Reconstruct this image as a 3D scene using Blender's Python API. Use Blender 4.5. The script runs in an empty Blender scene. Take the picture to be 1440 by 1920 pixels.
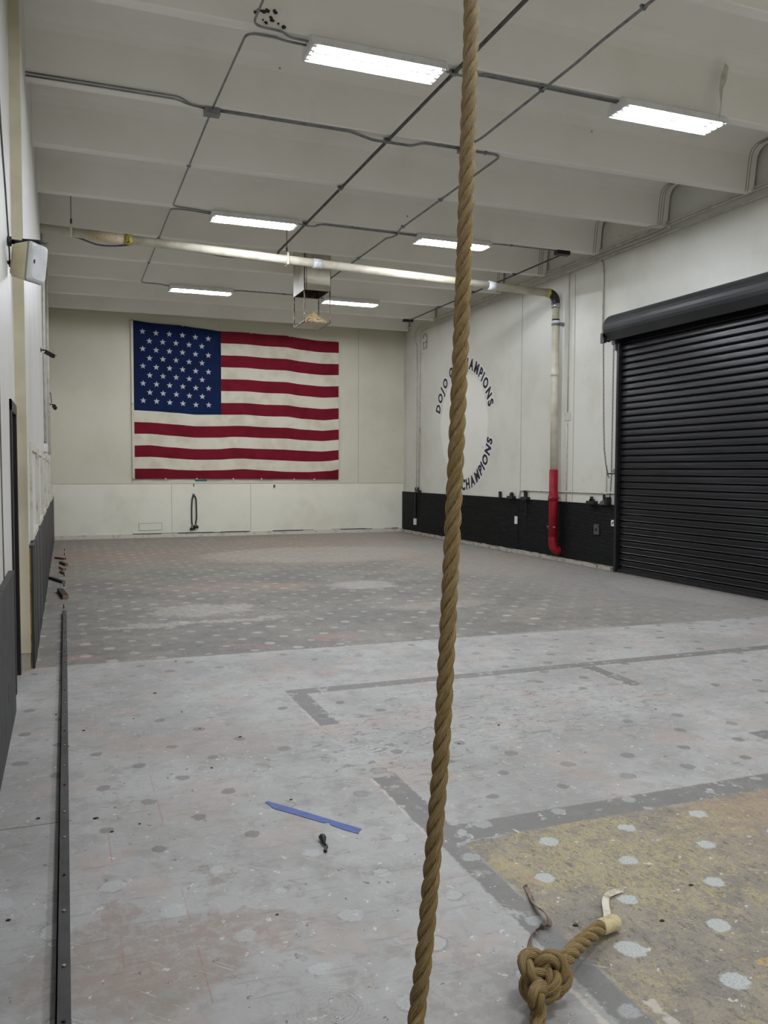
import bpy, math, random
from mathutils import Vector
random.seed(7)
S = bpy.context.scene
COL = S.collection
pi = math.pi

# ------------------------------------------------------------------ camera
FPX, YAW, PITCH, ROLL, EYE = 1557.0852, 0.36630, -0.05080, 0.0033, 1.65
fwd = Vector((math.sin(YAW)*math.cos(PITCH), math.cos(YAW)*math.cos(PITCH), math.sin(PITCH)))
r0 = Vector((math.cos(YAW), -math.sin(YAW), 0)); u0 = r0.cross(fwd)
rgt = r0*math.cos(ROLL) + u0*math.sin(ROLL)
upv = -r0*math.sin(ROLL) + u0*math.cos(ROLL)
cam_d = bpy.data.cameras.new('camera'); cam = bpy.data.objects.new('camera', cam_d); COL.objects.link(cam)
cam_d.sensor_fit = 'VERTICAL'; cam_d.sensor_height = 36.0; cam_d.lens = FPX*36/1920
cam_d.clip_start = 0.05; cam_d.clip_end = 200
from mathutils import Matrix
cam.matrix_world = Matrix(((rgt.x, upv.x, -fwd.x, 0), (rgt.y, upv.y, -fwd.y, 0), (rgt.z, upv.z, -fwd.z, EYE), (0, 0, 0, 1)))
S.camera = cam
# ------------------------------------------------------------------ world, exposure
W = bpy.data.worlds.new('world'); S.world = W; W.use_nodes = True
W.node_tree.nodes['Background'].inputs[0].default_value = (0.6, 0.65, 0.7, 1)
W.node_tree.nodes['Background'].inputs[1].default_value = 0.3
S.view_settings.view_transform = 'Standard'; S.view_settings.look = 'None'
S.view_settings.gamma = 1.0; S.view_settings.use_curve_mapping = False
S.view_settings.exposure = 0.0
TUBE_STRENGTH = 292.0
LOW = 0.0      # how far the lit half of a tube reaches above its middle

# ------------------------------------------------------------------ pixel -> place
CP = Vector((0, 0, EYE))
def ray(px, py): return fwd*FPX + rgt*(px-720) + upv*(960-py)
def onz(px, py, z=0.0): d = ray(px, py); return CP + d*((z-EYE)/d.z)
def ony(px, py, y): d = ray(px, py); return CP + d*(y/d.y)
def onx(px, py, x): d = ray(px, py); return CP + d*(x/d.x)
def atd(px, py, dep): return CP + ray(px, py)*(dep/FPX)

XN, XL, XR, YB, YF = -0.368, -0.288, 8.44, 20.59, -5.0   # near-left wall, far-left wall, right, back, front
ZC, ZS = 5.267, 5.82                                      # beam soffit, slab soffit
YSTEP = 7.34

# ------------------------------------------------------------------ materials
def srgb(r, g, b):
    f = lambda c: (c/255/12.92 if c/255 <= 0.04045 else ((c/255+0.055)/1.055)**2.4)
    return (f(r), f(g), f(b), 1)
class NT:
    def __init__(s, name, dim='3D'):
        s.dim = dim; s.m = bpy.data.materials.new(name); s.m.use_nodes = True
        s.t = s.m.node_tree; s.b = s.t.nodes['Principled BSDF']
        s.pos = s.t.nodes.new('ShaderNodeTexCoord').outputs['Object']
        g = s.t.nodes.new('ShaderNodeNewGeometry'); s.wpos = g.outputs['Position']
        sx = s.t.nodes.new('ShaderNodeSeparateXYZ'); s.t.links.new(s.wpos, sx.inputs[0])
        s.x, s.y, s.z = sx.outputs
    def set(s, sock, v):
        if isinstance(v, bpy.types.NodeSocket): s.t.links.new(v, sock)
        elif v is not None: sock.default_value = v
    def M(s, op, a, b=None, c=None, clamp=False):
        n = s.t.nodes.new('ShaderNodeMath'); n.operation = op; n.use_clamp = clamp
        for i, v in enumerate((a, b, c)): s.set(n.inputs[i], v)
        return n.outputs[0]
    def vec(s, x, y, z=0.0):
        n = s.t.nodes.new('ShaderNodeCombineXYZ')
        for i, v in enumerate((x, y, z)): s.set(n.inputs[i], v)
        return n.outputs[0]
    def noise(s, scale, detail=3, rough=0.55, v=None, dist=0.0):
        n = s.t.nodes.new('ShaderNodeTexNoise'); n.noise_dimensions = s.dim; n.inputs['Scale'].default_value = scale
        n.inputs['Detail'].default_value = detail; n.inputs['Roughness'].default_value = rough
        n.inputs['Distortion'].default_value = dist
        s.t.links.new(v or s.wpos, n.inputs['Vector']); return n.outputs[0]
    def white(s, v):
        n = s.t.nodes.new('ShaderNodeTexWhiteNoise'); n.noise_dimensions = '2D'
        s.t.links.new(v, n.inputs['Vector']); return n.outputs[0]
    def step(s, v, lo, hi):       # smooth 0..1
        n = s.t.nodes.new('ShaderNodeMapRange'); n.interpolation_type = 'SMOOTHSTEP'
        s.set(n.inputs[0], v); n.inputs[1].default_value = lo; n.inputs[2].default_value = hi
        return n.outputs[0]
    def mix(s, f, a, b):
        n = s.t.nodes.new('ShaderNodeMix'); n.data_type = 'RGBA'
        s.set(n.inputs[0], f); s.set(n.inputs[6], a); s.set(n.inputs[7], b); return n.outputs[2]
    def scalev(s, v, k):
        n = s.t.nodes.new('ShaderNodeVectorMath'); n.operation = 'MULTIPLY'
        s.t.links.new(v, n.inputs[0]); n.inputs[1].default_value = k; return n.outputs[0]
    def mul(s, *a):
        o = a[0]
        for v in a[1:]: o = s.M('MULTIPLY', o, v)
        return o
    def bump(s, h, strength=0.3, dist=0.01):
        n = s.t.nodes.new('ShaderNodeBump'); n.inputs['Strength'].default_value = strength
        n.inputs['Distance'].default_value = dist; s.t.links.new(h, n.inputs['Height'])
        s.t.links.new(n.outputs[0], s.b.inputs['Normal'])
    def done(s, col, rough=0.6, metal=0.0, spec=0.5):
        s.set(s.b.inputs['Base Color'], col); s.set(s.b.inputs['Roughness'], rough)
        s.set(s.b.inputs['Metallic'], metal); s.b.inputs['Specular IOR Level'].default_value = spec
        return s.m
def mottled(name, c, c2, scale=6, rough=0.55, metal=0.0, spec=0.5, lo=0.4, hi=0.7, bump=0.0, stretch=(1, 1, 1)):
    n = NT(name); v = n.scalev(n.wpos, stretch)
    f = n.step(n.noise(scale, 4, v=v), lo, hi)
    if bump: n.bump(n.noise(scale*6, 3, v=v), bump, 0.004)
    return n.done(n.mix(f, c, c2), rough, metal, spec)
def plain(name, c, rough=0.5, metal=0.0, spec=0.5):
    return mottled(name, c, tuple(x*0.86 for x in c[:3])+(1,), 9, rough, metal, spec)

def wall_mat(name, c, dirt, spots=0.6, rough=0.45, low=None):
    n = NT(name)
    a = n.step(n.noise(0.9, 5, 0.6), 0.42, 0.72)
    col = n.mix(n.M('MULTIPLY', a, 0.45), c, dirt)
    sm = n.step(n.noise(3.2, 6, 0.7, v=n.scalev(n.wpos, (1, 1, 0.35))), 0.6, 0.78)
    col = n.mix(n.M('MULTIPLY', sm, 0.35), col, dirt)
    v = n.t.nodes.new('ShaderNodeTexVoronoi'); v.inputs['Scale'].default_value = 2.3
    n.t.links.new(n.wpos, v.inputs['Vector'])
    dot = n.step(v.outputs['Distance'], 0.045, 0.025)
    rare = n.step(n.noise(1.3, 2), 0.56, 0.6)
    col = n.mix(n.mul(dot, rare, spots), col, srgb(70, 66, 60))
    if low:                                   # paler band low on the wall
        h, cc = low
        e = n.step(n.M('ADD', n.z, n.M('MULTIPLY', n.noise(5, 3), 0.02)), h+0.012, h+0.004)
        col = n.mix(e, col, n.mix(n.M('MULTIPLY', a, 0.4), cc, dirt))
    n.bump(n.noise(26, 4, 0.6), 0.12, 0.01)
    return n.done(col, rough)

MW_RIGHT = None
def right_wall_mat():
    n = NT('paint_right_wall')
    a = n.step(n.noise(0.8, 5, 0.6), 0.42, 0.72)
    c, dirt = srgb(213, 213, 203), srgb(188, 186, 172)
    col = n.mix(n.M('MULTIPLY', a, 0.5), c, dirt)
    # whiter repainted disc inside the round lettering
    dy = n.M('SUBTRACT', n.y, 17.03); dz = n.M('SUBTRACT', n.z, 2.66)
    d = n.M('SQRT', n.M('ADD', n.M('MULTIPLY', dy, dy), n.M('MULTIPLY', dz, dz)))
    disc = n.step(n.M('ADD', d, n.M('MULTIPLY', n.noise(3, 2), 0.08)), 1.26, 1.20)
    col = n.mix(n.M('MULTIPLY', disc, 0.45), col, srgb(240, 240, 232))
    # rough scuffs near the padding
    sc = n.noise(9, 8, 0.75, v=n.scalev(n.wpos, (1, 1, 1.6)), dist=1.2)
    lowz = n.step(n.z, 2.2, 1.2)
    col = n.mix(n.mul(n.step(sc, 0.56, 0.68), lowz, 0.5), col, srgb(150, 146, 132))
    v = n.t.nodes.new('ShaderNodeTexVoronoi'); v.inputs['Scale'].default_value = 1.7
    n.t.links.new(n.wpos, v.inputs['Vector'])
    col = n.mix(n.mul(n.step(v.outputs['Distance'], 0.04, 0.02), 0.6), col, srgb(80, 76, 68))
    n.bump(n.noise(14, 5, 0.65), 0.22, 0.012)
    return n.done(col, 0.38)

def floor_mat(zone_name, ya, yb):
    # one paint job; each stretch of the hall only carries the marks that lie in it
    n = NT('worn_painted_concrete_'+zone_name, '2D')
    NEAR, MID, FAR = zone_name == 'near', zone_name == 'mid', zone_name == 'far'
    inz = lambda y0, y1: y1 > ya-.3 and y0 < yb+.3
    w1 = n.M('SUBTRACT', n.noise(3.0, 3), 0.5); w2 = n.M('SUBTRACT', n.noise(3.0, 3, v=n.vec(n.M('ADD', n.y, 21.3), n.x)), 0.5)
    f1 = n.M('SUBTRACT', n.noise(38, 3, 0.65), 0.5); f2 = n.M('SUBTRACT', n.noise(38, 3, 0.65, v=n.vec(n.M('ADD', n.y, 35.3), n.x)), 0.5)
    xd = n.M('ADD', n.x, n.M('MULTIPLY', f1, 0.028)); yd = n.M('ADD', n.y, n.M('MULTIPLY', f2, 0.028))
    m1 = n.M('SUBTRACT', n.noise(11, 3, 0.7), 0.5); m2 = n.M('SUBTRACT', n.noise(11, 3, 0.7, v=n.vec(n.M('ADD', n.y, 56.3), n.x)), 0.5)
    xw = n.M('ADD', n.M('ADD', n.x, n.M('MULTIPLY', w1, 0.42)), n.M('MULTIPLY', m1, 0.22)); yw = n.M('ADD', n.M('ADD', n.y, n.M('MULTIPLY', w2, 0.42)), n.M('MULTIPLY', m2, 0.22))
    n1 = n.noise(1.1, 5, 0.62); n2 = n.noise(6.5, 5, 0.7); n3 = n.noise(55, 2, 0.7)
    n4 = n.noise(15, 4, 0.75, dist=0.8)
    def rect(x0, x1, y0, y1, soft=0.008, X=xd, Y=yd):
        a = n.M('SUBTRACT', n.M('ABSOLUTE', n.M('SUBTRACT', X, (x0+x1)/2)), (x1-x0)/2)
        b = n.M('SUBTRACT', n.M('ABSOLUTE', n.M('SUBTRACT', Y, (y0+y1)/2)), (y1-y0)/2)
        return n.step(n.M('MAXIMUM', a, b), soft, -soft)
    def ell(cx, cy, rx, ry, soft=0.15, X=xw, Y=yw):
        a = n.M('DIVIDE', n.M('SUBTRACT', X, cx), rx); b = n.M('DIVIDE', n.M('SUBTRACT', Y, cy), ry)
        return n.step(n.M('ADD', n.M('MULTIPLY', a, a), n.M('MULTIPLY', b, b)), 1.0+soft, 1.0-soft)
    OR = lambda a, b: n.M('MAXIMUM', a, b)
    # grey paint
    col = n.mix(n.step(n1, 0.36, 0.66), srgb(171, 171, 168), srgb(151, 151, 147))
    col = n.mix(n.mul(n.step(n2, 0.5, 0.68), 0.6), col, srgb(146, 143, 138))
    col = n.mix(n.mul(n.step(n4, 0.55, 0.66), 0.35), col, srgb(184, 183, 180))
    col = n.mix(n.mul(n.step(n4, 0.44, 0.34), 0.35), col, srgb(146, 142, 136))
    col = n.mix(n.mul(n.step(n.noise(2.1, 5, 0.6, v=n.vec(n.M('ADD', n.y, 63.3), n.x)), 0.52, 0.66), 0.45), col, srgb(172, 156, 145))
    # bare brownish concrete of the far half
    far = 0.0
    if FAR:
        line = n.M('ADD', yd, n.M('MULTIPLY', n.x, 0.026))
        far = n.step(n.M('ADD', line, n.M('MULTIPLY', w1, 0.05)), 7.375, 7.395)
        fade = n.step(n.x, 7.6, 4.6)
        far = n.mul(far, n.M('ADD', n.M('MULTIPLY', fade, 0.45), 0.55))
        fc = n.mix(n.step(n1, 0.35, 0.65), srgb(114, 112, 106), srgb(136, 131, 123))
        fc = n.mix(n.mul(n.step(n2, 0.45, 0.75), 0.6), fc, srgb(106, 103, 98))
        fc = n.mix(n.mul(n.step(n.y, 11.5, 16.5), 0.55), fc, srgb(150, 139, 125))
        fc = n.mix(n.mul(n.step(n.x, 5.0, 8.0), 0.6), fc, srgb(152, 146, 138))
        col = n.mix(far, col, fc)
    brk = n.M('ADD', 0.45, n.M('MULTIPLY', n.step(n.noise(19, 3, 0.75), 0.38, 0.58), 0.55))
    for (cx, cy, rx, ry, c, k) in (
        (1.9, 11.7, .9, .35, (150, 122, 108), .75), (0.5, 16.6, 1.5, .9, (156, 118, 100), .7), (2.5, 7.72, .22, .09, (168, 108, 96), .8),
        (1.5, 7.63, .22, .09, (160, 112, 100), .7), (2.9, 11.4, .5, .25, (158, 120, 106), .7),
        (1.4, 9.75, .55, .42, (168, 162, 146), .75), (1.3, 9.0, .95, .12, (176, 170, 154), .7), (1.95, 9.9, .18, .22, (170, 166, 150), .75),
        (4.0, 11.2, .5, .42, (164, 160, 148), .8), (4.6, 15.6, 2.2, 1.5, (176, 166, 148), .55), (4.3, 9.2, .7, .25, (158, 148, 132), .6),
        (6.8, 13.5, 1.3, 2.2, (160, 140, 122), .5), (7.7, 9.2, .5, 1.2, (172, 168, 160), .5), (5.9, 18.6, 2.6, 1.4, (160, 128, 108), .5),
        (0.2, 2.8, .34, .30, (150, 130, 116), .75), (0.62, 2.86, .24, .13, (152, 132, 120), .7), (0.15, 3.15, .10, .10, (152, 130, 114), .75),
        (0.75, 5.0, .5, .35, (158, 140, 130), .5), (0.45, 4.0, .3, .3, (152, 146, 138), .5), (1.25, 2.25, .28, .2, (140, 132, 126), .6),
        (0.55, 3.35, .10, .05, (140, 124, 114), .7), (0.1, 7.65, .18, .12, (166, 116, 104), .6)):
        if not inz(cy-ry-.3, cy+ry+.3): continue
        col = n.mix(n.mul(ell(cx, cy, rx, ry, 0.35), brk, k), col, srgb(*[min(255, (v*.66+sum(c)/3*.34)*1.05) for v in c]))
    # worn ochre zone
    yel = 0.0
    if NEAR:
        yel = n.mul(n.step(n.M('ADD', xd, n.M('MULTIPLY', w1, 0.06)), 1.615, 1.635), n.step(n.M('ADD', yd, n.M('MULTIPLY', w2, 0.10)), 3.25, 3.235))
        gr = n.noise(30, 4, 0.8, v=n.scalev(n.wpos, (1.0, 0.45, 1)))
        ys = n.step(n.M('ADD', n.M('MULTIPLY', n1, 0.6), n.M('MULTIPLY', n4, 0.5)), 0.50, 0.62)
        yc = n.mix(n.step(n2, 0.38, 0.62), srgb(148, 139, 124), srgb(130, 124, 114))
        yc = n.mix(n.mul(ys, n.step(gr, 0.40, 0.52), 0.8), yc, srgb(176, 163, 118))
        yc = n.mix(n.mul(n.step(gr, 0.56, 0.64), 0.75), yc, srgb(100, 95, 87))
        yc = n.mix(n.mul(n.step(n.noise(90, 3, 0.8), 0.56, 0.66), 0.6), yc, srgb(104, 99, 90))
        yc = n.mix(n.mul(n.step(n.noise(70, 4, 0.8, v=n.vec(n.M('ADD', n.y, 28.3), n.x)), 0.58, 0.66), 0.4), yc, srgb(182, 172, 142))
        yc = n.mix(n.mul(n.step(n.x, 2.4, 3.4), n.step(n1, 0.4, 0.55), 0.6), yc, srgb(156, 132, 116))
        yc = n.mix(n.mul(ell(2.15, 2.02, .07, .06, .4), brk, .8), yc, srgb(196, 164, 100))
        yc = n.mix(n.mul(ell(1.70, 2.95, .09, .16, .3), brk, .6), yc, srgb(176, 158, 116))
        col = n.mix(yel, col, yc)
    # dark residue strips left by old dividing tape
    strips = None
    for r in ((1.505, 1.64, 5.07, 5.98), (1.505, 6.6, 5.845, 5.985), (4.03, 4.15, 5.20, 5.9), (1.505, 1.65, 3.26, 4.10), (1.51, 4.6, 3.245, 3.415), (1.52, 1.625, 0.4, 3.3), (4.0, 4.35, 3.86, 4.0)):
        if inz(r[2], r[3]): strips = rect(*r) if strips is None else OR(strips, rect(*r))
    keep = n.step(n.noise(7, 3, 0.7), 0.70, 0.60)
    if strips is not None: col = n.mix(n.mul(strips, keep, 0.9), col, n.mix(n.step(n2, .4, .7), srgb(112, 111, 108), srgb(126, 124, 120)))
    edges = None
    for r in ((1.497, 1.511, 3.38, 4.1), (1.497, 1.511, 5.08, 5.5), (2.4, 4.4, 5.838, 5.85), (1.47, 1.492, 1.0, 2.22), (4.022, 4.034, 5.22, 5.8), (0.2, 5.6, 7.300, 7.312), (1.655, 1.69, 0.9, 2.05)):
        if inz(r[2], r[3]): edges = rect(*r, .005) if edges is None else OR(edges, rect(*r, .005))
    if edges is not None: col = n.mix(n.mul(edges, n.step(n.noise(12, 4), 0.36, 0.5), 0.8), col, srgb(196, 190, 180))
    # scattered dark flakes
    if MID:
        zone = OR(ell(1.85, 4.6, .55, .65, .6), n.mul(ell(2.9, 5.0, 1.3, .7, .6), 0.7))
        fl = n.noise(9, 5, 0.75, v=n.scalev(n.wpos, (1.0, 2.2, 1)), dist=0.6)
        col = n.mix(n.mul(n.step(fl, 0.575, 0.60), zone, 0.8), col, srgb(112, 110, 107))
    fl2 = n.noise(13, 4, 0.8, v=n.vec(n.M('ADD', n.y, 14.3), n.x))
    col = n.mix(n.mul(n.step(fl2, 0.685, 0.70), 0.75), col, srgb(92, 88, 83))
    fl3 = n.noise(17, 3, 0.7, v=n.vec(n.M('ADD', n.x, 61.7), n.y))
    col = n.mix(n.mul(n.step(fl3, 0.70, 0.715), 0.8), col, srgb(206, 203, 197))
    # glue dots on their diamond grid
    dots = None; cid = None
    for (ox, oy) in ((0.153, 8.24), (0.358, 7.97)):
        gx = n.M('DIVIDE', n.M('SUBTRACT', n.M('ADD', xd, n.M('MULTIPLY', w1, 0.05)), ox-0.205), 0.41)
        gy = n.M('DIVIDE', n.M('SUBTRACT', n.M('ADD', yd, n.M('MULTIPLY', w2, 0.05)), oy-0.27), 0.54)
        ix = n.M('FLOOR', gx); iy = n.M('FLOOR', gy)
        rx = n.M('MULTIPLY', n.M('SUBTRACT', n.M('SUBTRACT', gx, ix), 0.5), 0.41)
        ry = n.M('MULTIPLY', n.M('SUBTRACT', n.M('SUBTRACT', gy, iy), 0.5), 0.54)
        d = n.M('SQRT', n.M('ADD', n.M('MULTIPLY', rx, rx), n.M('MULTIPLY', ry, ry)))
        wn = n.white(n.vec(ix, iy)); wn2 = n.white(n.vec(iy, n.M('ADD', ix, 31.7)))
        R = n.M('ADD', 0.030, n.M('MULTIPLY', wn2, 0.026))
        m = n.mul(n.step(n.M('SUBTRACT', d, R), 0.006, -0.006), n.step(wn, 0.10, 0.12))
        rim = n.mul(n.step(n.M('ABSOLUTE', n.M('SUBTRACT', d, R)), 0.007, 0.003), n.step(wn, 0.10, 0.12))
        if dots is None: dots, cid, rims = m, wn2, rim
        else:
            cid = n.M('ADD', n.M('MULTIPLY', cid, n.M('SUBTRACT', 1.0, m)), n.M('MULTIPLY', wn2, m))
            dots = OR(dots, m); rims = OR(rims, rim)
    if NEAR:
        speck = n.step(n.noise(140, 2, 0.7), 0.45, 0.6)
        dc = n.mix(n.mul(speck, 0.6), srgb(196, 202, 200), srgb(150, 154, 152))
        amt = n.M('ADD', 0.45, n.mul(yel, 0.4))
    else:
        dc = n.mix(n.step(cid, 0.45, 0.55), srgb(114, 112, 109), srgb(152, 146, 141))
        dc = n.mix(n.step(cid, 0.84, 0.86), dc, srgb(158, 130, 118))
        amt = n.mul(n.step(cid, 0.95, 0.2), 0.75)
        if FAR:
            dc = n.mix(far, dc, n.mix(cid, srgb(160, 156, 146), srgb(196, 193, 184)))
            amt = n.M('MAXIMUM', amt, n.mul(far, 0.55))
    col = n.mix(n.mul(dots, amt), col, dc)
    if not FAR: col = n.mix(n.mul(rims, n.step(n2, 0.45, 0.6), 0.45), col, srgb(112, 106, 100))
    # red chalk lines, scratches, a saw joint
    if FAR: ch = 0.0
    else: ch = OR(rect(0.155, 0.160, 0, 6.5, .004, n.x), rect(0.40, 0.405, 0, 6.2, .004, n.x))
    if not FAR: col = n.mix(n.mul(ch, n.step(n.noise(4, 3), 0.5, 0.6), 0.45), col, srgb(160, 92, 84))
    if MID: col = n.mix(n.mul(rect(-.4, 0.0, 4.085, 4.10, .005), 0.8), col, srgb(108, 96, 88))
    scr = n.noise(4, 2, 0.5, v=n.scalev(n.vec(n.M('ADD', n.x, n.y), n.M('SUBTRACT', n.x, n.y), 0.0), (14.0, 0.6, 1)))
    col = n.mix(n.mul(n.step(scr, 0.70, 0.72), n.step(n2, .5, .6), 0.5), col, srgb(196, 194, 188))
    sw = n.noise(7, 4, 0.6, v=n.scalev(n.vec(n.M('ADD', n.x, n.M('MULTIPLY', n.y, 0.4)), n.y, 0.0), (0.5, 6.0, 1)))
    col = n.mix(n.mul(n.step(sw, 0.62, 0.72), 0.25), col, srgb(108, 105, 100))
    # circular sander swirls
    for (cx, cy) in ((2.0, 2.15), (0.74, 2.36)) if NEAR else ():
        a = n.M('SUBTRACT', n.x, cx); b = n.M('SUBTRACT', n.y, cy)
        d = n.M('SQRT', n.M('ADD', n.M('MULTIPLY', a, a), n.M('MULTIPLY', b, b)))
        ring = n.M('SINE', n.M('MULTIPLY', n.M('ADD', d, n.M('MULTIPLY', f1, 0.02)), 420.0))
        col = n.mix(n.mul(n.step(ring, 0.1, 0.8), n.step(d, 0.16, 0.06), n.step(n4, .45, .6), 0.35), col, srgb(96, 92, 86))
    # dirty strip along the right wall
    if FAR:
        col = n.mix(n.mul(n.step(n.M('ADD', n.x, n.M('MULTIPLY', w2, 0.25)), 8.18, 8.30), n.step(n4, 0.38, 0.55), 0.75), col, srgb(108, 98, 88))
        col = n.mix(n.mul(rect(8.08, 8.105, 12.8, 20.4, .006), n.step(n2, .42, .55), 0.7), col, srgb(186, 128, 80))
    n.bump(n3, 0.15, 0.003)
    rough = n.M('ADD', 0.42, n.M('MULTIPLY', n2, 0.35))
    return n.done(col, rough)

def rope_mat():
    n = NT('manila_fibre')
    uv = n.t.nodes.new('ShaderNodeUVMap').outputs[0]
    sp = n.t.nodes.new('ShaderNodeSeparateXYZ'); n.t.links.new(uv, sp.inputs[0])
    # yarns lie back along the rope axis
    k = n.M('ADD', n.M('MULTIPLY', sp.outputs[0], 16.0), n.M('MULTIPLY', sp.outputs[1], 60.0))
    yarn = n.M('SINE', n.M('MULTIPLY', k, 2*pi))
    fv = n.vec(n.M('MULTIPLY', k, 1.6), n.M('MULTIPLY', sp.outputs[1], 14.0))
    fib = n.noise(1.6, 4, 0.7, v=fv)
    col = n.mix(n.step(fib, 0.32, 0.66), srgb(132, 107, 64), srgb(204, 178, 126))
    col = n.mix(n.mul(n.step(yarn, -0.5, -1.0), 0.55), col, srgb(100, 78, 44))
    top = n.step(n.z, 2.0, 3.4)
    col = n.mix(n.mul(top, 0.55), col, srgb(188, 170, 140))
    col = n.mix(n.mul(n.step(n.noise(5, 3), 0.5, 0.75), 0.35), col, srgb(134, 108, 62))
    n.bump(n.M('ADD', n.M('MULTIPLY', yarn, 0.6), n.M('MULTIPLY', fib, 1.2)), 0.9, 0.004)
    return n.done(col, 0.72, spec=0.25)

def rust_mat(name, c, r, amount=0.5, rough=0.6, scale=14):
    n = NT(name)
    f = n.step(n.noise(scale, 5, 0.7), 1-amount-0.08, 1-amount+0.08)
    return n.done(n.mix(f, c, r), rough)

def rubber_mat():
    n = NT('black_ribbed_rubber')
    rib = n.M('SINE', n.M('MULTIPLY', n.z, 2*pi/0.028))
    sc = n.step(n.noise(2.2, 6, 0.7), 0.52, 0.75)
    c = n.mix(n.mul(sc, 0.5), srgb(7, 10, 12), srgb(24, 27, 30))
    n.bump(rib, 0.6, 0.006)
    return n.done(c, 0.6, spec=0.2)

def tube_mat():
    m = bpy.data.materials.new('lit_led_tube'); m.use_nodes = True
    b = m.node_tree.nodes['Principled BSDF']
    b.inputs['Base Color'].default_value = (0.9, 0.9, 0.9, 1)
    b.inputs['Emission Color'].default_value = (0.90, 0.93, 1.0, 1)
    b.inputs['Emission Strength'].default_value = TUBE_STRENGTH
    return m

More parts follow.
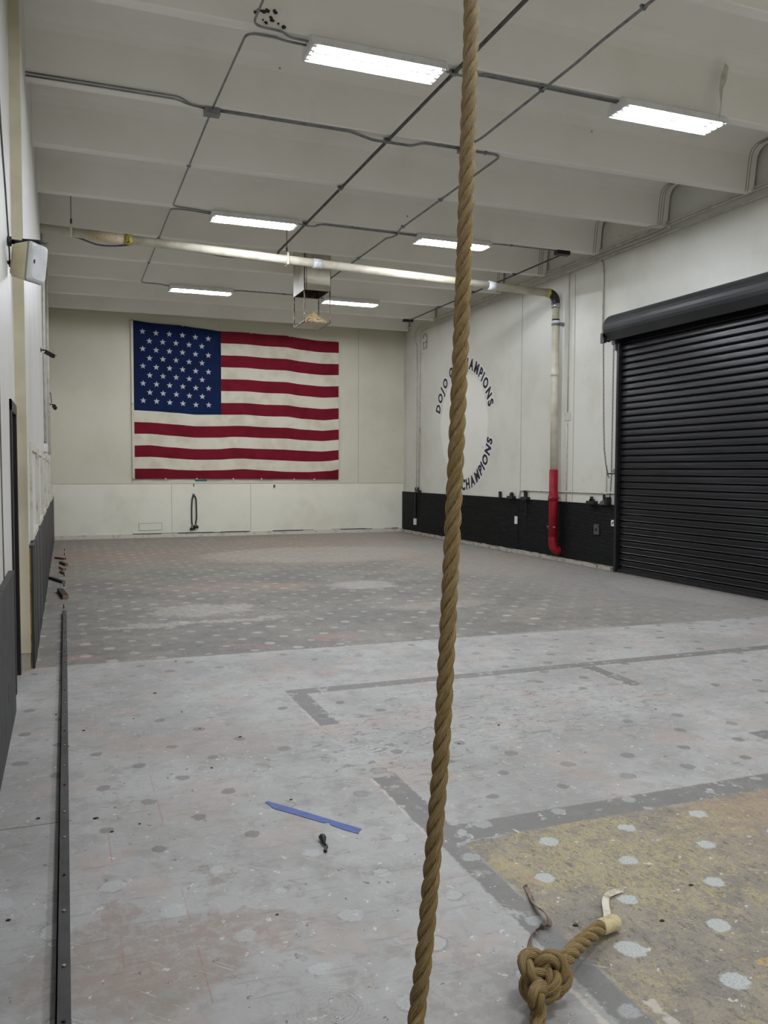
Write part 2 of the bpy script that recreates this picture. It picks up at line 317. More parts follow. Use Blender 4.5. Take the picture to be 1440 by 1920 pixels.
MAT = dict(
    floor=floor_mat('near', -9, 3.6), floor_mid=floor_mat('mid', 3.6, 7.0), floor_far=floor_mat('far', 7.0, 21), wright=right_wall_mat(),
    wleft=wall_mat('paint_left_wall', srgb(208, 207, 202), srgb(180, 177, 168), 0.5),
    wback=wall_mat('paint_back_wall', srgb(212, 209, 190), srgb(198, 193, 172), 0.4, low=(1.30, srgb(231, 230, 214))),
    cream=mottled('cream_pilaster_paint', srgb(216, 208, 180), srgb(200, 192, 166), 2.5, 0.4),
    ceil=wall_mat('paint_ceiling', srgb(242, 241, 233), srgb(228, 225, 213), 0.7, 0.6),
    base=mottled('chipped_white_base', srgb(206, 203, 190), srgb(160, 152, 136), 7, 0.5, lo=.5, hi=.75),
    white=plain('white_enamel', srgb(228, 228, 226), 0.35),
    pvc=mottled('aged_pvc', srgb(210, 205, 188), srgb(188, 181, 160), 4, 0.5),
    pvcw=plain('new_white_pvc', srgb(224, 228, 232), 0.3),
    galv=mottled('galvanised_conduit', srgb(142, 144, 146), srgb(118, 120, 122), 12, 0.45, 0.35),
    galvd=mottled('dull_dark_pipe', srgb(92, 92, 90), srgb(70, 70, 68), 12, 0.55, 0.2),
    paintc=mottled('painted_conduit', srgb(204, 202, 190), srgb(180, 176, 162), 8, 0.45),
    black=plain('black_plastic', srgb(24, 24, 26), 0.45),
    blackm=mottled('black_steel', srgb(26, 27, 30), srgb(42, 42, 46), 10, 0.4, 0.2),
    curtain=mottled('charcoal_door_enamel', srgb(11, 12, 15), srgb(20, 20, 23), 2.0, 0.36, 0.0, spec=0.3, stretch=(1, 0.4, 3)),
    hood=mottled('grey_hood_enamel', srgb(48, 50, 52), srgb(62, 64, 65), 1.6, 0.45, 0.0, spec=0.3, stretch=(1, 0.4, 1)),
    rubber=rubber_mat(),
    dwood=mottled('charcoal_painted_board', srgb(52, 52, 54), srgb(36, 36, 38), 5, 0.55, bump=.3, stretch=(1, 4, .4)),
    ply=mottled('raw_plywood_edge', srgb(150, 112, 52), srgb(96, 66, 30), 12, 0.7),
    darkdoor=plain('near_black_door', srgb(16, 14, 18), 0.35),
    casing=plain('black_casing', srgb(30, 28, 30), 0.4),
    red=mottled('red_painted_pipe', srgb(148, 20, 36), srgb(124, 14, 30), 7, 0.5, bump=.2, spec=.3),
    rope=rope_mat(),
    clothtape=mottled('cream_cloth_tape', srgb(212, 198, 156), srgb(168, 150, 108), 30, 0.7, bump=.4, lo=.45, hi=.7),
    tapetail=mottled('white_cloth_tape', srgb(218, 212, 194), srgb(172, 160, 136), 24, 0.7, bump=.3, lo=.45, hi=.7),
    tapedirt=mottled('grimy_cloth_tape', srgb(142, 124, 112), srgb(72, 58, 54), 22, 0.75, bump=.3),
    tube=tube_mat(), backplate=plain('darkened_backplate', srgb(62, 60, 72), 0.5),  # panel between the tubes, colour darkened so the gaps stay dim
    fnavy=mottled('navy_flag_cloth', srgb(9, 30, 70), srgb(7, 25, 60), 3, 0.8, spec=.2),
    fred=mottled('crimson_flag_cloth', srgb(116, 17, 37), srgb(102, 12, 30), 3, 0.8, spec=.2),
    fwhite=mottled('off_white_flag_cloth', srgb(216, 211, 193), srgb(202, 195, 175), 3, 0.8, spec=.2),
    fstar=mottled('star_cloth', srgb(196, 200, 204), srgb(182, 186, 192), 5, 0.8, spec=.2),
    brass=plain('brass', srgb(170, 150, 100), 0.35, 0.8),
    navyp=plain('navy_letter_paint', srgb(24, 26, 46), 0.5),
    letterw=plain('white_letter_edge', srgb(240, 240, 238), 0.5),
    bluetape=mottled('blue_masking_tape', srgb(74, 98, 164), srgb(62, 84, 148), 20, 0.6),
    teal=mottled('teal_tape', srgb(40, 118, 124), srgb(30, 104, 112), 20, 0.6),
    spk=plain('cream_speaker_shell', srgb(222, 212, 176), 0.4), spkg=plain('white_speaker_grille', srgb(214, 217, 218), 0.45),
    spkt=plain('grey_speaker_trim', srgb(150, 148, 144), 0.45),
    steel=plain('bright_steel', srgb(190, 190, 192), 0.25, 0.9),
    yellow=mottled('yellow_printed_band', srgb(186, 176, 70), srgb(60, 56, 34), 34, 0.5, lo=.5, hi=.6),
    duct=mottled('painted_duct_sheet', srgb(196, 190, 172), srgb(172, 166, 146), 4, 0.5),
    rustd=rust_mat('rusty_frame', srgb(178, 164, 142), srgb(78, 56, 44), 0.55),
    rustc=rust_mat('rust_flaked_cone', srgb(196, 176, 130), srgb(70, 52, 34), 0.45, scale=24),
    ductin=mottled('dark_duct_inside', srgb(50, 38, 32), srgb(90, 72, 60), 14, 0.8),  # dark mottled brown used for the duct lining
    rail=mottled('dark_steel_angle', srgb(66, 65, 67), srgb(50, 49, 51), 8, 0.45, 0.2),
    offcut=mottled('dark_offcut', srgb(52, 46, 44), srgb(30, 28, 28), 12, 0.7),
    rawcut=mottled('raw_offcut', srgb(146, 112, 84), srgb(110, 80, 58), 12, 0.7),
    redcut=mottled('reddish_offcut', srgb(112, 64, 52), srgb(84, 46, 38), 12, 0.7),
    dark_line=plain('dark_joint_filler', srgb(84, 80, 72), 0.8), joint=plain('painted_joint', srgb(166, 162, 148), 0.6),
    cement=rust_mat('crumbled_curb', srgb(178, 172, 160), srgb(88, 82, 74), 0.4, 0.8, 9),
    insul=rust_mat('flaking_pipe_wrap', srgb(206, 190, 160), srgb(150, 120, 84), 0.4, 0.8, 40),
)

# ------------------------------------------------------------------ mesh helpers
class MB:
    def __init__(s): s.v = []; s.f = []; s.sm = []; s.uv = None
    def add(s, vs, fs, smooth=False):
        o = len(s.v); s.v += [Vector(v) for v in vs]
        for f in fs: s.f.append(tuple(i+o for i in f)); s.sm.append(smooth)
        return s
    def box(s, a, b):
        x0, y0, z0 = (min(a[i], b[i]) for i in range(3)); x1, y1, z1 = (max(a[i], b[i]) for i in range(3))
        return s.add([(x0, y0, z0), (x1, y0, z0), (x1, y1, z0), (x0, y1, z0), (x0, y0, z1), (x1, y0, z1), (x1, y1, z1), (x0, y1, z1)],
                     [(0, 3, 2, 1), (4, 5, 6, 7), (0, 1, 5, 4), (1, 2, 6, 5), (2, 3, 7, 6), (3, 0, 4, 7)])
    def obox(s, c, ax, ay, az):     # half-axis vectors
        c, ax, ay, az = map(Vector, (c, ax, ay, az))
        vs = [c+ax*i+ay*j+az*k for k in (-1, 1) for (i, j) in ((-1, -1), (1, -1), (1, 1), (-1, 1))]
        return s.add(vs, [(0, 3, 2, 1), (4, 5, 6, 7), (0, 1, 5, 4), (1, 2, 6, 5), (2, 3, 7, 6), (3, 0, 4, 7)])
    def tube(s, pts, r, n=8, caps=True, smooth=True):
        pts = [Vector(p) for p in pts]; rs = r if isinstance(r, (list, tuple)) else [r]*len(pts)
        t0 = (pts[1]-pts[0]).normalized()
        a = t0.cross(Vector((0, 0, 1)) if abs(t0.z) < .9 else Vector((1, 0, 0))).normalized(); vs = []
        for i, p in enumerate(pts):
            t = (pts[min(i+1, len(pts)-1)]-pts[max(i-1, 0)]).normalized()
            a = (a - t*a.dot(t)).normalized(); b = t.cross(a)
            for k in range(n):
                w = 2*pi*k/n; vs.append(p + (a*math.cos(w)+b*math.sin(w))*rs[i])
        fs = [(i*n+k, i*n+(k+1) % n, (i+1)*n+(k+1) % n, (i+1)*n+k) for i in range(len(pts)-1) for k in range(n)]
        s.add(vs, fs, smooth)
        if caps:
            o = len(s.v)-len(vs)
            s.f.append(tuple(o+k for k in range(n))[::-1]); s.sm.append(False)
            s.f.append(tuple(o+(len(pts)-1)*n+k for k in range(n))); s.sm.append(False)
        return s
    def prism(s, poly, d, smooth=False):   # poly list of 3-D points, extruded by vector d
        d = Vector(d); n = len(poly); vs = [Vector(p) for p in poly]+[Vector(p)+d for p in poly]
        fs = [tuple(range(n))[::-1], tuple(range(n, 2*n))]
        s.add(vs, fs); o = len(s.v)-2*n
        for i in range(n): s.f.append((o+i, o+(i+1) % n, o+n+(i+1) % n, o+n+i)); s.sm.append(smooth)
        return s
    def ribbon(s, pts, wdir, w, th=0.0012):    # strip of tape with thickness; wdir list of width directions
        pts = [Vector(p) for p in pts]; vs = []
        for i, p in enumerate(pts):
            t = (pts[min(i+1, len(pts)-1)]-pts[max(i-1, 0)]).normalized()
            d = Vector(wdir[i]); d = (d-t*d.dot(t)).normalized(); nrm = t.cross(d)
            ww = w[i] if isinstance(w, list) else w
            vs += [p-d*ww/2-nrm*th, p+d*ww/2-nrm*th, p+d*ww/2+nrm*th, p-d*ww/2+nrm*th]
        fs = [(i*4+k, i*4+(k+1) % 4, i*4+4+(k+1) % 4, i*4+4+k) for i in range(len(pts)-1) for k in range(4)]
        m = len(pts)-1
        return s.add(vs, fs+[(0, 1, 2, 3)[::-1], (m*4, m*4+1, m*4+2, m*4+3)], False)
ORG = {}
def mesh_obj(name, mb, mat, org=Vector((0, 0, 0))):
    me = bpy.data.meshes.new(name)
    me.from_pydata([tuple(v-org) for v in mb.v], [], mb.f); me.update()
    me.polygons.foreach_set('use_smooth', mb.sm)
    import bmesh
    bm = bmesh.new(); bm.from_mesh(me); bmesh.ops.recalc_face_normals(bm, faces=bm.faces); bm.to_mesh(me); bm.free()
    me.materials.append(MAT[mat] if isinstance(mat, str) else mat)
    o = bpy.data.objects.new(name, me); COL.objects.link(o); return o
def tag(o, label, cat, group=None):
    o['label'] = label; o['category'] = cat
    if group: o['group'] = group
    return o
def thing(name, label, cat, loc, group=None):
    o = bpy.data.objects.new(name, None); COL.objects.link(o); o.location = loc; o.empty_display_size = 0.1
    ORG[o.name] = Vector(loc); return tag(o, label, cat, group)
def part(name, mb, mat, parent, label=None):
    org = ORG[parent.name]; o = mesh_obj(name, mb, mat, org); o.parent = parent; ORG[o.name] = org
    if label: o['label'] = label
    return o
def solo(name, mb, mat, label, cat, group=None):
    xs = [v.x for v in mb.v]; ys = [v.y for v in mb.v]; zs = [v.z for v in mb.v]
    org = Vector(((min(xs)+max(xs))/2, (min(ys)+max(ys))/2, min(zs)))
    o = mesh_obj(name, mb, mat, org); o.location = org; ORG[o.name] = org
    return tag(o, label, cat, group)
def struct(name, mb, mat, label=None):
    o = mesh_obj(name, mb, mat); o['kind'] = 'structure'; ORG[o.name] = Vector((0, 0, 0))
    if label: o['label'] = label
    return o
def bevel(o, w=0.01, seg=3):
    m = o.modifiers.new('bevel', 'BEVEL'); m.width = w; m.segments = seg; m.limit_method = 'ANGLE'; return o
def copy_tree(o, delta, label=None):
    c = o.copy(); COL.objects.link(c); c.location = o.location + Vector(delta)
    if label: c['label'] = label
    for ch in o.children:
        k = ch.copy(); COL.objects.link(k); k.parent = c
        for g in ch.children:
            q = g.copy(); COL.objects.link(q); q.parent = k
    return c
def catmull(P, per=8):
    P = [Vector(p) for p in P]; Q = [P[0]*2-P[1]]+P+[P[-1]*2-P[-2]]; out = []
    for i in range(1, len(Q)-2):
        a, b, c, d = Q[i-1:i+3]
        for k in range(per):
            t = k/per
            out.append(0.5*((2*b)+(c-a)*t+(2*a-5*b+4*c-d)*t*t+(3*b-a-3*c+d)*t**3))
    out.append(P[-1]); return out
def rounded(pts, r=0.08, seg=5):           # polyline with rounded corners
    pts = [Vector(p) for p in pts]; out = [pts[0]]
    for i in range(1, len(pts)-1):
        p, a, b = pts[i], pts[i-1], pts[i+1]
        da, db = (a-p), (b-p); rr = min(r, da.length*.45, db.length*.45)
        s0 = p+da.normalized()*rr; s1 = p+db.normalized()*rr
        for k in range(seg+1):
            t = k/seg; out.append(s0*(1-t)**2+p*2*t*(1-t)+s1*t*t)
    out.append(pts[-1]); return out

# ================================================================== STRUCTURE
fb = MB(); ys_ = (YF, 3.6, 7.0, YB+.15); x0_, x1_ = XN-.15, XR+.15
fb.add([(x, y, z) for z in (-.15, 0) for y in ys_ for x in (x0_, x1_)],
       [(8+2*i, 9+2*i, 11+2*i, 10+2*i) for i in range(3)]+[(2*i, 2*i+2, 2*i+3, 2*i+1) for i in range(3)]+[(2*i, 8+2*i, 10+2*i, 2+2*i) for i in range(3)]
       +[(2*i+1, 2*i+3, 11+2*i, 9+2*i) for i in range(3)]+[(0, 1, 9, 8), (6, 14, 15, 7)])
fo = struct('floor', fb, 'floor')
fo.data.materials.append(MAT['floor_mid']); fo.data.materials.append(MAT['floor_far'])
for p_ in fo.data.polygons: p_.material_index = 0 if p_.center.y < 3.6 else 1 if p_.center.y < 7.0 else 2
wb = struct('wall_back', MB().box((XN-.15, YB, 0), (XR+.15, YB+.15, ZS+.2)), 'wback')
for px, z0, z1 in ((322, .10, 1.30), (470, .09, 1.30)):
    x = ony(px, 950, YB).x
    part('panel_joint', MB().box((x-.004, YB-.003, z0), (x+.004, YB+.01, z1)), 'joint', wb)
x = ony(672, 700, YB).x; part('panel_joint', MB().box((x-.005, YB-.003, 1.3), (x+.005, YB+.01, 5.3)), 'joint', wb)
part('panel_ledge', MB().box((XL, YB-.006, 1.294), (XR, YB+.01, 1.303)), 'joint', wb)
struct('wall_front', MB().box((XN-.15, YF-.15, 0), (XR+.15, YF, ZS+.2)), 'wleft')
wr = struct('wall_right', MB().box((XR, YF, 0), (XR+.2, YB, ZS+.2)), 'wright')
for (yy, z0, z1) in ((14.44, 1.1, 5.2), (20.42, 1.07, 5.3), (12.62, 1.1, 5.1)):
    part('panel_joint', MB().box((XR-.004, yy-.006, z0), (XR+.01, yy+.006, z1)), 'joint', wr)
# left wall: nearer plane set back, farther plane stepped out; doorway in the nearer part
DY0, DY1, DZ = 6.60, 7.20, 2.09
nl = MB()
nl.box((XN-.2, YF, 0), (XN, DY0, ZS+.2)); nl.box((XN-.2, DY1, 0), (XN, YSTEP, ZS+.2)); nl.box((XN-.2, DY0, DZ), (XN, DY1, ZS+.2))
nl.box((XN-.2, YSTEP, 0), (XL, YB, ZS+.2))
wl = struct('wall_left', nl, 'wleft')
part('cream_return', MB().box((XN, YSTEP-.012, 0.14), (XL+.002, YSTEP+.03, ZS+.1)), 'cream', wl, 'cream painted return where the wall steps out')
part('raw_foot', MB().box((XN, YSTEP-.008, 0), (XL, YSTEP+.03, .135)), 'cement', wl, 'cracked bare foot of the cream return')
# ceiling: slab + concrete tee beams
ce = struct('ceiling', MB().box((XN-.2, YF, ZS+.09), (XR+.2, YB+.15, ZS+.3)), 'ceil')
def tee_profile(yc):
    h = 1.6607/2; pts = [(yc-h+.002, ZS)]
    pts += [(yc-.30, ZS), (yc-.22, ZS-.015), (yc-.15, ZS-.055), (yc-.115, ZS-.12), (yc-.10, ZS-.2), (yc-.06, ZC+.012), (yc-.05, ZC),
            (yc+.05, ZC), (yc+.06, ZC+.012), (yc+.10, ZS-.2), (yc+.115, ZS-.12), (yc+.15, ZS-.055), (yc+.22, ZS-.015), (yc+.30, ZS)]
    pts += [(yc+h-.002, ZS), (yc+h-.002, ZS+.09), (yc-h+.002, ZS+.09)]
    return pts
beams = []
for k in range(-8, 8):
    yc = 8.605+1.6607*k
    pr = tee_profile(yc)
    if k == 7: pr = [(min(y, YB), z) for y, z in pr]
    mb = MB().prism([(XN, y, z) for y, z in pr], (XR-.035-XN, 0, 0), smooth=False)
    o = part('tee_beam', mb, 'ceil', ce)
    if -2 <= k <= 4:                       # form marks round the beam end at the right wall
        for dx in (.13, .17, .21)[:3 if k % 2 else 2]:
            pl = [(XR-dx, y, z) for y, z in pr[2:8]]
            pl = [(XR-dx, yc-.55, ZS-.001)]+pl
            part('form_line', MB().tube(pl, .007, 5), 'joint', o)
# base trims
struct('baseboard_back', MB().box((XL, YB-.02, 0), (XR, YB, .095)), 'base')
bb = MB()
rr = random.Random(3)
for i in range(40):
    x0 = rr.uniform(.2, 8.2); L = rr.uniform(.1, .7)
    bb.box((x0, YB-.022, rr.choice((.086, .10))), (min(x0+L, 8.3), YB-.018, rr.choice((.10, .108))))
part('peeled_line', bb, 'dark_line', wb)['kind'] = 'stuff'  # dark lines of cracked, peeling paint along the base
cb = MB()
for i in range(60):
    y0 = 11.4+i*(20.5-11.4)/60; w = rr.uniform(.04, .075); h = rr.uniform(.045, .075)
    cb.box((XR-w, y0, 0), (XR, y0+.16, h))
struct('baseboard_right', cb, 'cement')
# right-hand padding (ribbed black rubber wainscot)
pad = struct('trim_1', MB().box((XR-.022, 17.2, .07), (XR, YB-.002, 1.075)), 'rubber', 'black ribbed rubber wall padding')
part('rubber_sheet', MB().box((XR-.025, 14.46, .07), (XR, 17.19, 1.085)), 'rubber', pad)
part('rubber_sheet', MB().box((XR-.022, 11.33, .07), (XR, 14.45, 1.085)), 'rubber', pad)
# far-left wainscot of charcoal boards
t2 = struct('trim_2', MB().box((XL, YSTEP+.03, 0), (XL+.012, YB-.02, 1.0)), 'ply', 'charcoal board wainscot on plywood')
yy = YSTEP+.03; k = 0
while yy < YB-.3:
    w = min(rr.choice((.28, .42, .56)), YB-.03-yy)
    part('board', MB().box((XL+.012, yy, 0), (XL+.032+.003*(k % 2), yy+w-.008, 1.0)), 'dwood', t2); yy += w; k += 1
part('top_cap', MB().box((XL, YSTEP+.03, 1.0), (XL+.036, YB-.3, 1.02)), 'dwood', t2)
part('pale_block', MB().box((XL, 17.2, 1.02), (XL+.04, 18.9, 1.07)), 'base', t2)
# near-left wainscot
t3 = struct('trim_3', MB().box((XN, -1.0, 0), (XN+.012, 6.1, .94)), 'dwood', 'charcoal board wainscot before the doorway')
yy = -1.0
while yy < 6.0:
    w = min(.61, 6.12-yy)
    part('board', MB().box((XN+.012, yy, 0), (XN+.033, yy+w-.005, .94)), 'dwood', t3)
    part('cap_block', MB().box((XN, yy, .94), (XN+.036, yy+w-.006, .962)), 'dwood', t3); yy += w
part('slot', MB().box((XN+.033, 5.35, .26), (XN+.0345, 5.42, .36)), 'black', t3)
# doorway on the left
d2 = struct('door_2', MB().box((XN-.12, DY0+.02, 0), (XN-.08, DY1-.02, DZ-.02)), 'darkdoor', 'near black door in a black casing')
part('casing_jamb', MB().box((XN-.1, DY0-.05, 0), (XN+.014, DY0+.03, DZ+.06)), 'casing', d2)
part('casing_jamb', MB().box((XN-.1, DY1-.03, 0), (XN+.014, DY1+.05, DZ+.06)), 'casing', d2)
part('casing_head', MB().box((XN-.1, DY0-.05, DZ-.02), (XN+.014, DY1+.05, DZ+.06)), 'casing', d2)
part('door_stop', MB().box((XN-.08, DY0+.03, 0), (XN-.06, DY0+.05, DZ-.02)), 'casing', d2)
part('door_panel', MB().box((XN-.08, DY0+.12, .2), (XN-.076, DY1-.12, 1.9)), 'darkdoor', d2)

# roller door --------------------------------------------------------------
GY1, GY0, DT = 11.24, 7.30, 3.78
d1 = struct('door_1', MB().box((XR-.03, GY0, 0), (XR-.005, GY1-.02, DT)), 'curtain', 'charcoal steel roller shutter door')
nsl = 36; sh = DT/nsl
sl_pts = [(0, 0), (.004, .030), (.012, .036), (.020, .030), (.050, .026), (.082, .020), (sh, 0.004)]
poly = [(XR-.03-d, GY0, z) for z, d in sl_pts]+[(XR-.028, GY0, sh), (XR-.028, GY0, 0)]
base_slat = part('slat', MB().prism(poly, (0, GY1-.03-GY0, 0)), 'curtain', d1)
for i in range(1, nsl):
    c = base_slat.copy(); COL.objects.link(c); c.location = (0, 0, i*sh); c.parent = d1
part('guide_rail', MB().box((XR-.11, GY1-.035, 0), (XR, GY1-.02, DT)).box((XR-.11, GY1-.02, 0), (XR-.095, GY1+.02, DT)).box((XR-.012, GY1-.03, 0), (XR, GY1+.07, DT)), 'blackm', d1)
part('guide_rail', MB().box((XR-.11, GY0-.02, 0), (XR, GY0+.03, DT)), 'blackm', d1)
part('bottom_bar', MB().box((XR-.085, GY0+.02, 0.004), (XR-.03, GY1-.05, .05)), 'blackm', d1)
hp = [(XR, 4.14), (8.27, 4.14)]+[(8.27-.21*math.sin(a), 3.93+.21*math.cos(a)) for a in [i*pi/14 for i in range(1, 10)]]
hp += [(8.19, 3.73), (8.27, 3.74), (XR-.06, 3.80), (XR, 3.80)]
hd = part('hood', MB().prism([(x, GY0-.1, z) for x, z in hp], (0, GY1+.03-GY0+.1, 0), smooth=False), 'hood', d1, 'grey rounded sheet metal hood')
part('end_plate', MB().prism([(x+(8.27-x)*.06, GY1+.03, z+(3.93-z)*.05) for x, z in hp], (0, .012, 0)), 'blackm', d1)

# ================================================================== CEILING LIGHTS
def light(cx, yc, label):
    L, Wd = 1.235, .30; zt = ZC; t = thing('ceiling_light', label, 'light', (cx, yc, zt-.1058), 'tube light fixtures under the beams')
    x0, x1 = cx-L/2, cx+L/2
    prof = [(yc-.09, zt), (yc+.09, zt), (yc+Wd/2, zt-.045), (yc+Wd/2, zt-.050), (yc-Wd/2, zt-.050), (yc-Wd/2, zt-.045)]
    part('housing', MB().prism([(x0+.02, y, z) for y, z in prof], (L-.04, 0, 0)), 'white', t)
    part('backplate', MB().box((x0+.06, yc-Wd/2+.012, zt-.054), (x1-.06, yc+Wd/2-.012, zt-.0505)), 'backplate', t, 'grey reflector painted dark so the gaps between tubes stay dim')
    for xa in (x0, x1-.02):
        prof2 = [(yc-.095, zt), (yc+.095, zt), (yc+Wd/2+.003, zt-.043), (yc+Wd/2+.010, zt-.1058), (yc-Wd/2-.010, zt-.1058), (yc-Wd/2-.003, zt-.043)]
        part('end_plate', MB().prism([(xa, y, z) for y, z in prof2], (.02, 0, 0)), 'white', t)
    for s in (-1, 1):
        ya_, yb_ = yc+s*(Wd/2+.001), yc+s*(Wd/2+.005)
        part('side_wing', MB().prism([(x0+.02, ya_, zt-.044), (x0+.02, yb_, zt-.044), (x0+.02, yb_+s*.006, zt-.1058), (x0+.02, ya_+s*.006, zt-.1058)], (L-.04, 0, 0)), 'white', t)
    for i in range(4):
        y = yc+(i-1.5)*.080
        zz, rt = zt-.092, .0085; xa, xb = x0+.055, x1-.055
        ring = lambda x, a0, a1: [(x, y+rt*math.cos(a0+(a1-a0)*k/6), zz+rt*math.sin(a0+(a1-a0)*k/6)) for k in range(7)]
        half = lambda a0, a1: MB().add(ring(xa, a0, a1)+ring(xb, a0, a1), [(k, k+1, k+8, k+7) for k in range(6)]+[tuple(range(7))[::-1], tuple(range(7, 14))], False)
        tb = part('tube', half(pi-LOW, 2*pi+LOW), 'tube', t)
        part('tube_back', half(LOW, pi-LOW), 'white', tb, 'opaque white upper half of the tube')
        part('socket', MB().box((x0+.02, y-.012, zt-.106), (x0+.05, y+.012, zt-.051)), 'white', tb)
        part('socket', MB().box((x1-.05, y-.012, zt-.106), (x1-.02, y+.012, zt-.051)), 'white', tb)
    return t
LX, LY = (2.575, 5.705), (6.944, 11.926, 16.907)
l0 = light(LX[0], LY[0], 'four-tube ceiling light fed by two bent conduits beside black chipped paint')
lab = {(0, 1): 'four-tube ceiling light above the long horizontal white drain pipe, beside the dark gas pipe', (0, 2): 'four-tube ceiling light hanging above the blue part of the flag',
       (1, 0): 'four-tube ceiling light below a strip of peeling tape', (1, 1): 'four-tube ceiling light partly behind the rope, wired to the black box by the wall',
       (1, 2): 'four-tube ceiling light behind the rusty duct cage'}
for i in range(2):
    for j in range(3):
        if (i, j) != (0, 0): copy_tree(l0, (LX[i]-LX[0], LY[j]-LY[0], 0), lab[(i, j)])
for i in range(2):
    for j, y in enumerate((1.962, -3.02)):  # unseen fixtures, added behind the camera for their light
        copy_tree(l0, (LX[i]-LX[0], y-LY[0], 0), 'unseen four-tube ceiling light added between the climbing rope and the front wall')

# ================================================================== CONDUITS
def clip(p, axis, r):
    p = Vector(p)
    if axis == 'y': return MB().box((p.x-r*2.4, p.y-.012, p.z+r*.2), (p.x+r*2.4, p.y+.012, p.z+r*1.5)).box((p.x-r*1.3, p.y-.012, p.z-r*1.3), (p.x+r*1.3, p.y+.012, p.z+r*1.2))
    return MB().box((p.x-.012, p.y-r*2.4, p.z+r*.2), (p.x+.012, p.y+r*2.4, p.z+r*1.5)).box((p.x-.012, p.y-r*1.3, p.z-r*1.3), (p.x+.012, p.y+r*1.3, p.z+r*1.2))
def conduit(name, label, runs, r=.0105, mat='galv', clips=(), cat='conduit', rad=.1, group=None):
    p0 = Vector(runs[0][0]); t = thing(name, label, cat, p0, group)
    for pts in runs: part('tube_run', MB().tube(rounded(pts, rad), r, 8), mat, t)
    for p, ax in clips: part('strap', clip(p, ax, r), 'galv' if mat != 'paintc' else 'paintc', t)
    return t
def jbox(name, label, c, s, mat='galv'):
    c = Vector(c); t = thing(name, label, 'junction box', c-Vector((0, 0, s[2])))
    part('box', MB().box(c-Vector(s), c+Vector(s)), mat, t)
    part('lid', MB().box((c.x-s[0]*1.06, c.y-s[1]*1.06, c.z-s[2]-.004), (c.x+s[0]*1.06, c.y+s[1]*1.06, c.z-s[2])), mat, t)
    part('screw', MB().tube([(c.x-s[0]*.7, c.y, c.z-s[2]-.004), (c.x-s[0]*.7, c.y, c.z-s[2]-.008)], .006, 6), 'steel', t)
    return t
zb = ZC-.014
conduit('electrical_conduit', 'grey conduit coming over the hall and bending into the light beside black chipped paint',
        [[(1.475, 4.2, zb), (1.475, 6.86, zb), (1.72, 6.87, zb), (1.80, 6.90, zb-.02), (1.96, 6.905, zb-.02)]], clips=[((1.475, 5.33, zb), 'y')])
conduit('electrical_conduit', 'grey conduit run through the square junction box between two tube lights',
        [[(1.96, 6.975, zb-.02), (1.78, 6.97, zb-.02), (1.70, 6.985, zb), (1.455, 6.99, zb), (1.43, 8.55, zb)], [(1.43, 8.66, zb), (1.43, 11.86, zb), (1.70, 11.88, zb), (1.96, 11.89, zb-.02)]],
        clips=[((1.43, 10.27, zb), 'y')])
conduit('electrical_conduit', 'grey conduit bending toward the light above the blue part of the flag',
        [[(1.96, 11.96, zb-.02), (1.70, 11.96, zb), (1.42, 11.97, zb), (1.42, 16.87, zb), (1.75, 16.88, zb), (1.96, 16.9, zb-.02)]], clips=[((1.42, 13.58, zb), 'y'), ((1.42, 15.25, zb), 'y')])
yn = 8.535
conduit('electrical_conduit', 'pair of grey conduits from the left wall to the square junction box',
        [[(XL, yn, ZC+.012), (1.08, yn, ZC+.012), (1.2, yn+.02, zb), (1.36, yn+.05, zb)], [(XL, yn-.005, ZC+.042), (1.1, yn-.005, ZC+.042), (1.22, yn+.0, zb), (1.36, yn+.02, zb)]], r=.0078, rad=.04)
conduit('electrical_conduit', 'grey conduit from the square junction box to the small box behind the rope',
        [[(1.50, 8.60, zb), (2.9, 8.60, zb), (3.15, 8.61, zb-.049), (3.6, 8.61, zb-.049), (3.75, 8.6, zb), (4.17, 8.60, zb)], [(1.50, 8.57, zb), (2.9, 8.57, zb), (3.15, 8.575, zb-.049), (3.6, 8.575, zb-.049), (3.75, 8.57, zb), (4.17, 8.57, zb)]],
        r=.009, clips=[((1.95, 8.585, zb), 'x'), ((3.95, 8.585, zb), 'x')], rad=.05)
conduit('electrical_conduit', 'grey conduit turning the corner beyond the rope and running to the duct',
        [[(4.30, 8.60, zb), (4.73, 8.60, zb), (4.74, 11.75, zb), (4.78, 11.9, zb-.03), (4.74, 12.1, zb-.03), (4.73, 12.25, zb), (4.73, 16.85, zb), (5.08, 16.9, zb-.02)]], r=.014,
        clips=[((4.52, 8.60, zb), 'x'), ((4.74, 10.28, zb), 'y'), ((4.74, 11.6, zb), 'y'), ((4.73, 13.6, zb), 'y'), ((4.73, 15.25, zb), 'y')], rad=.12)
conduit('gas_pipe', 'dark straight gas pipe running the length of the ceiling to the drain pipe hanger',
        [[(3.335, 4.0, zb-.02), (3.335, 13.62, zb-.02), (3.335, 13.62, 5.08)]], r=.0175, mat='galvd', cat='pipe', rad=.05,
        clips=[((3.335, y, zb-.02), 'y') for y in (6.97, 8.63, 10.28, 11.95)])
conduit('electrical_conduit', 'grey kinked conduit running past the rope to the small box',
        [[(4.262, 3.8, zb), (4.262, 6.1, zb), (4.245, 6.35, zb-.03), (4.245, 8.2, zb-.03), (4.232, 8.45, zb), (4.232, 8.53, zb)]], r=.013, clips=[((4.262, 5.30, zb), 'y'), ((4.262, 5.5, zb), 'y'), ((4.245, 6.95, zb-.03), 'y')], rad=.2)
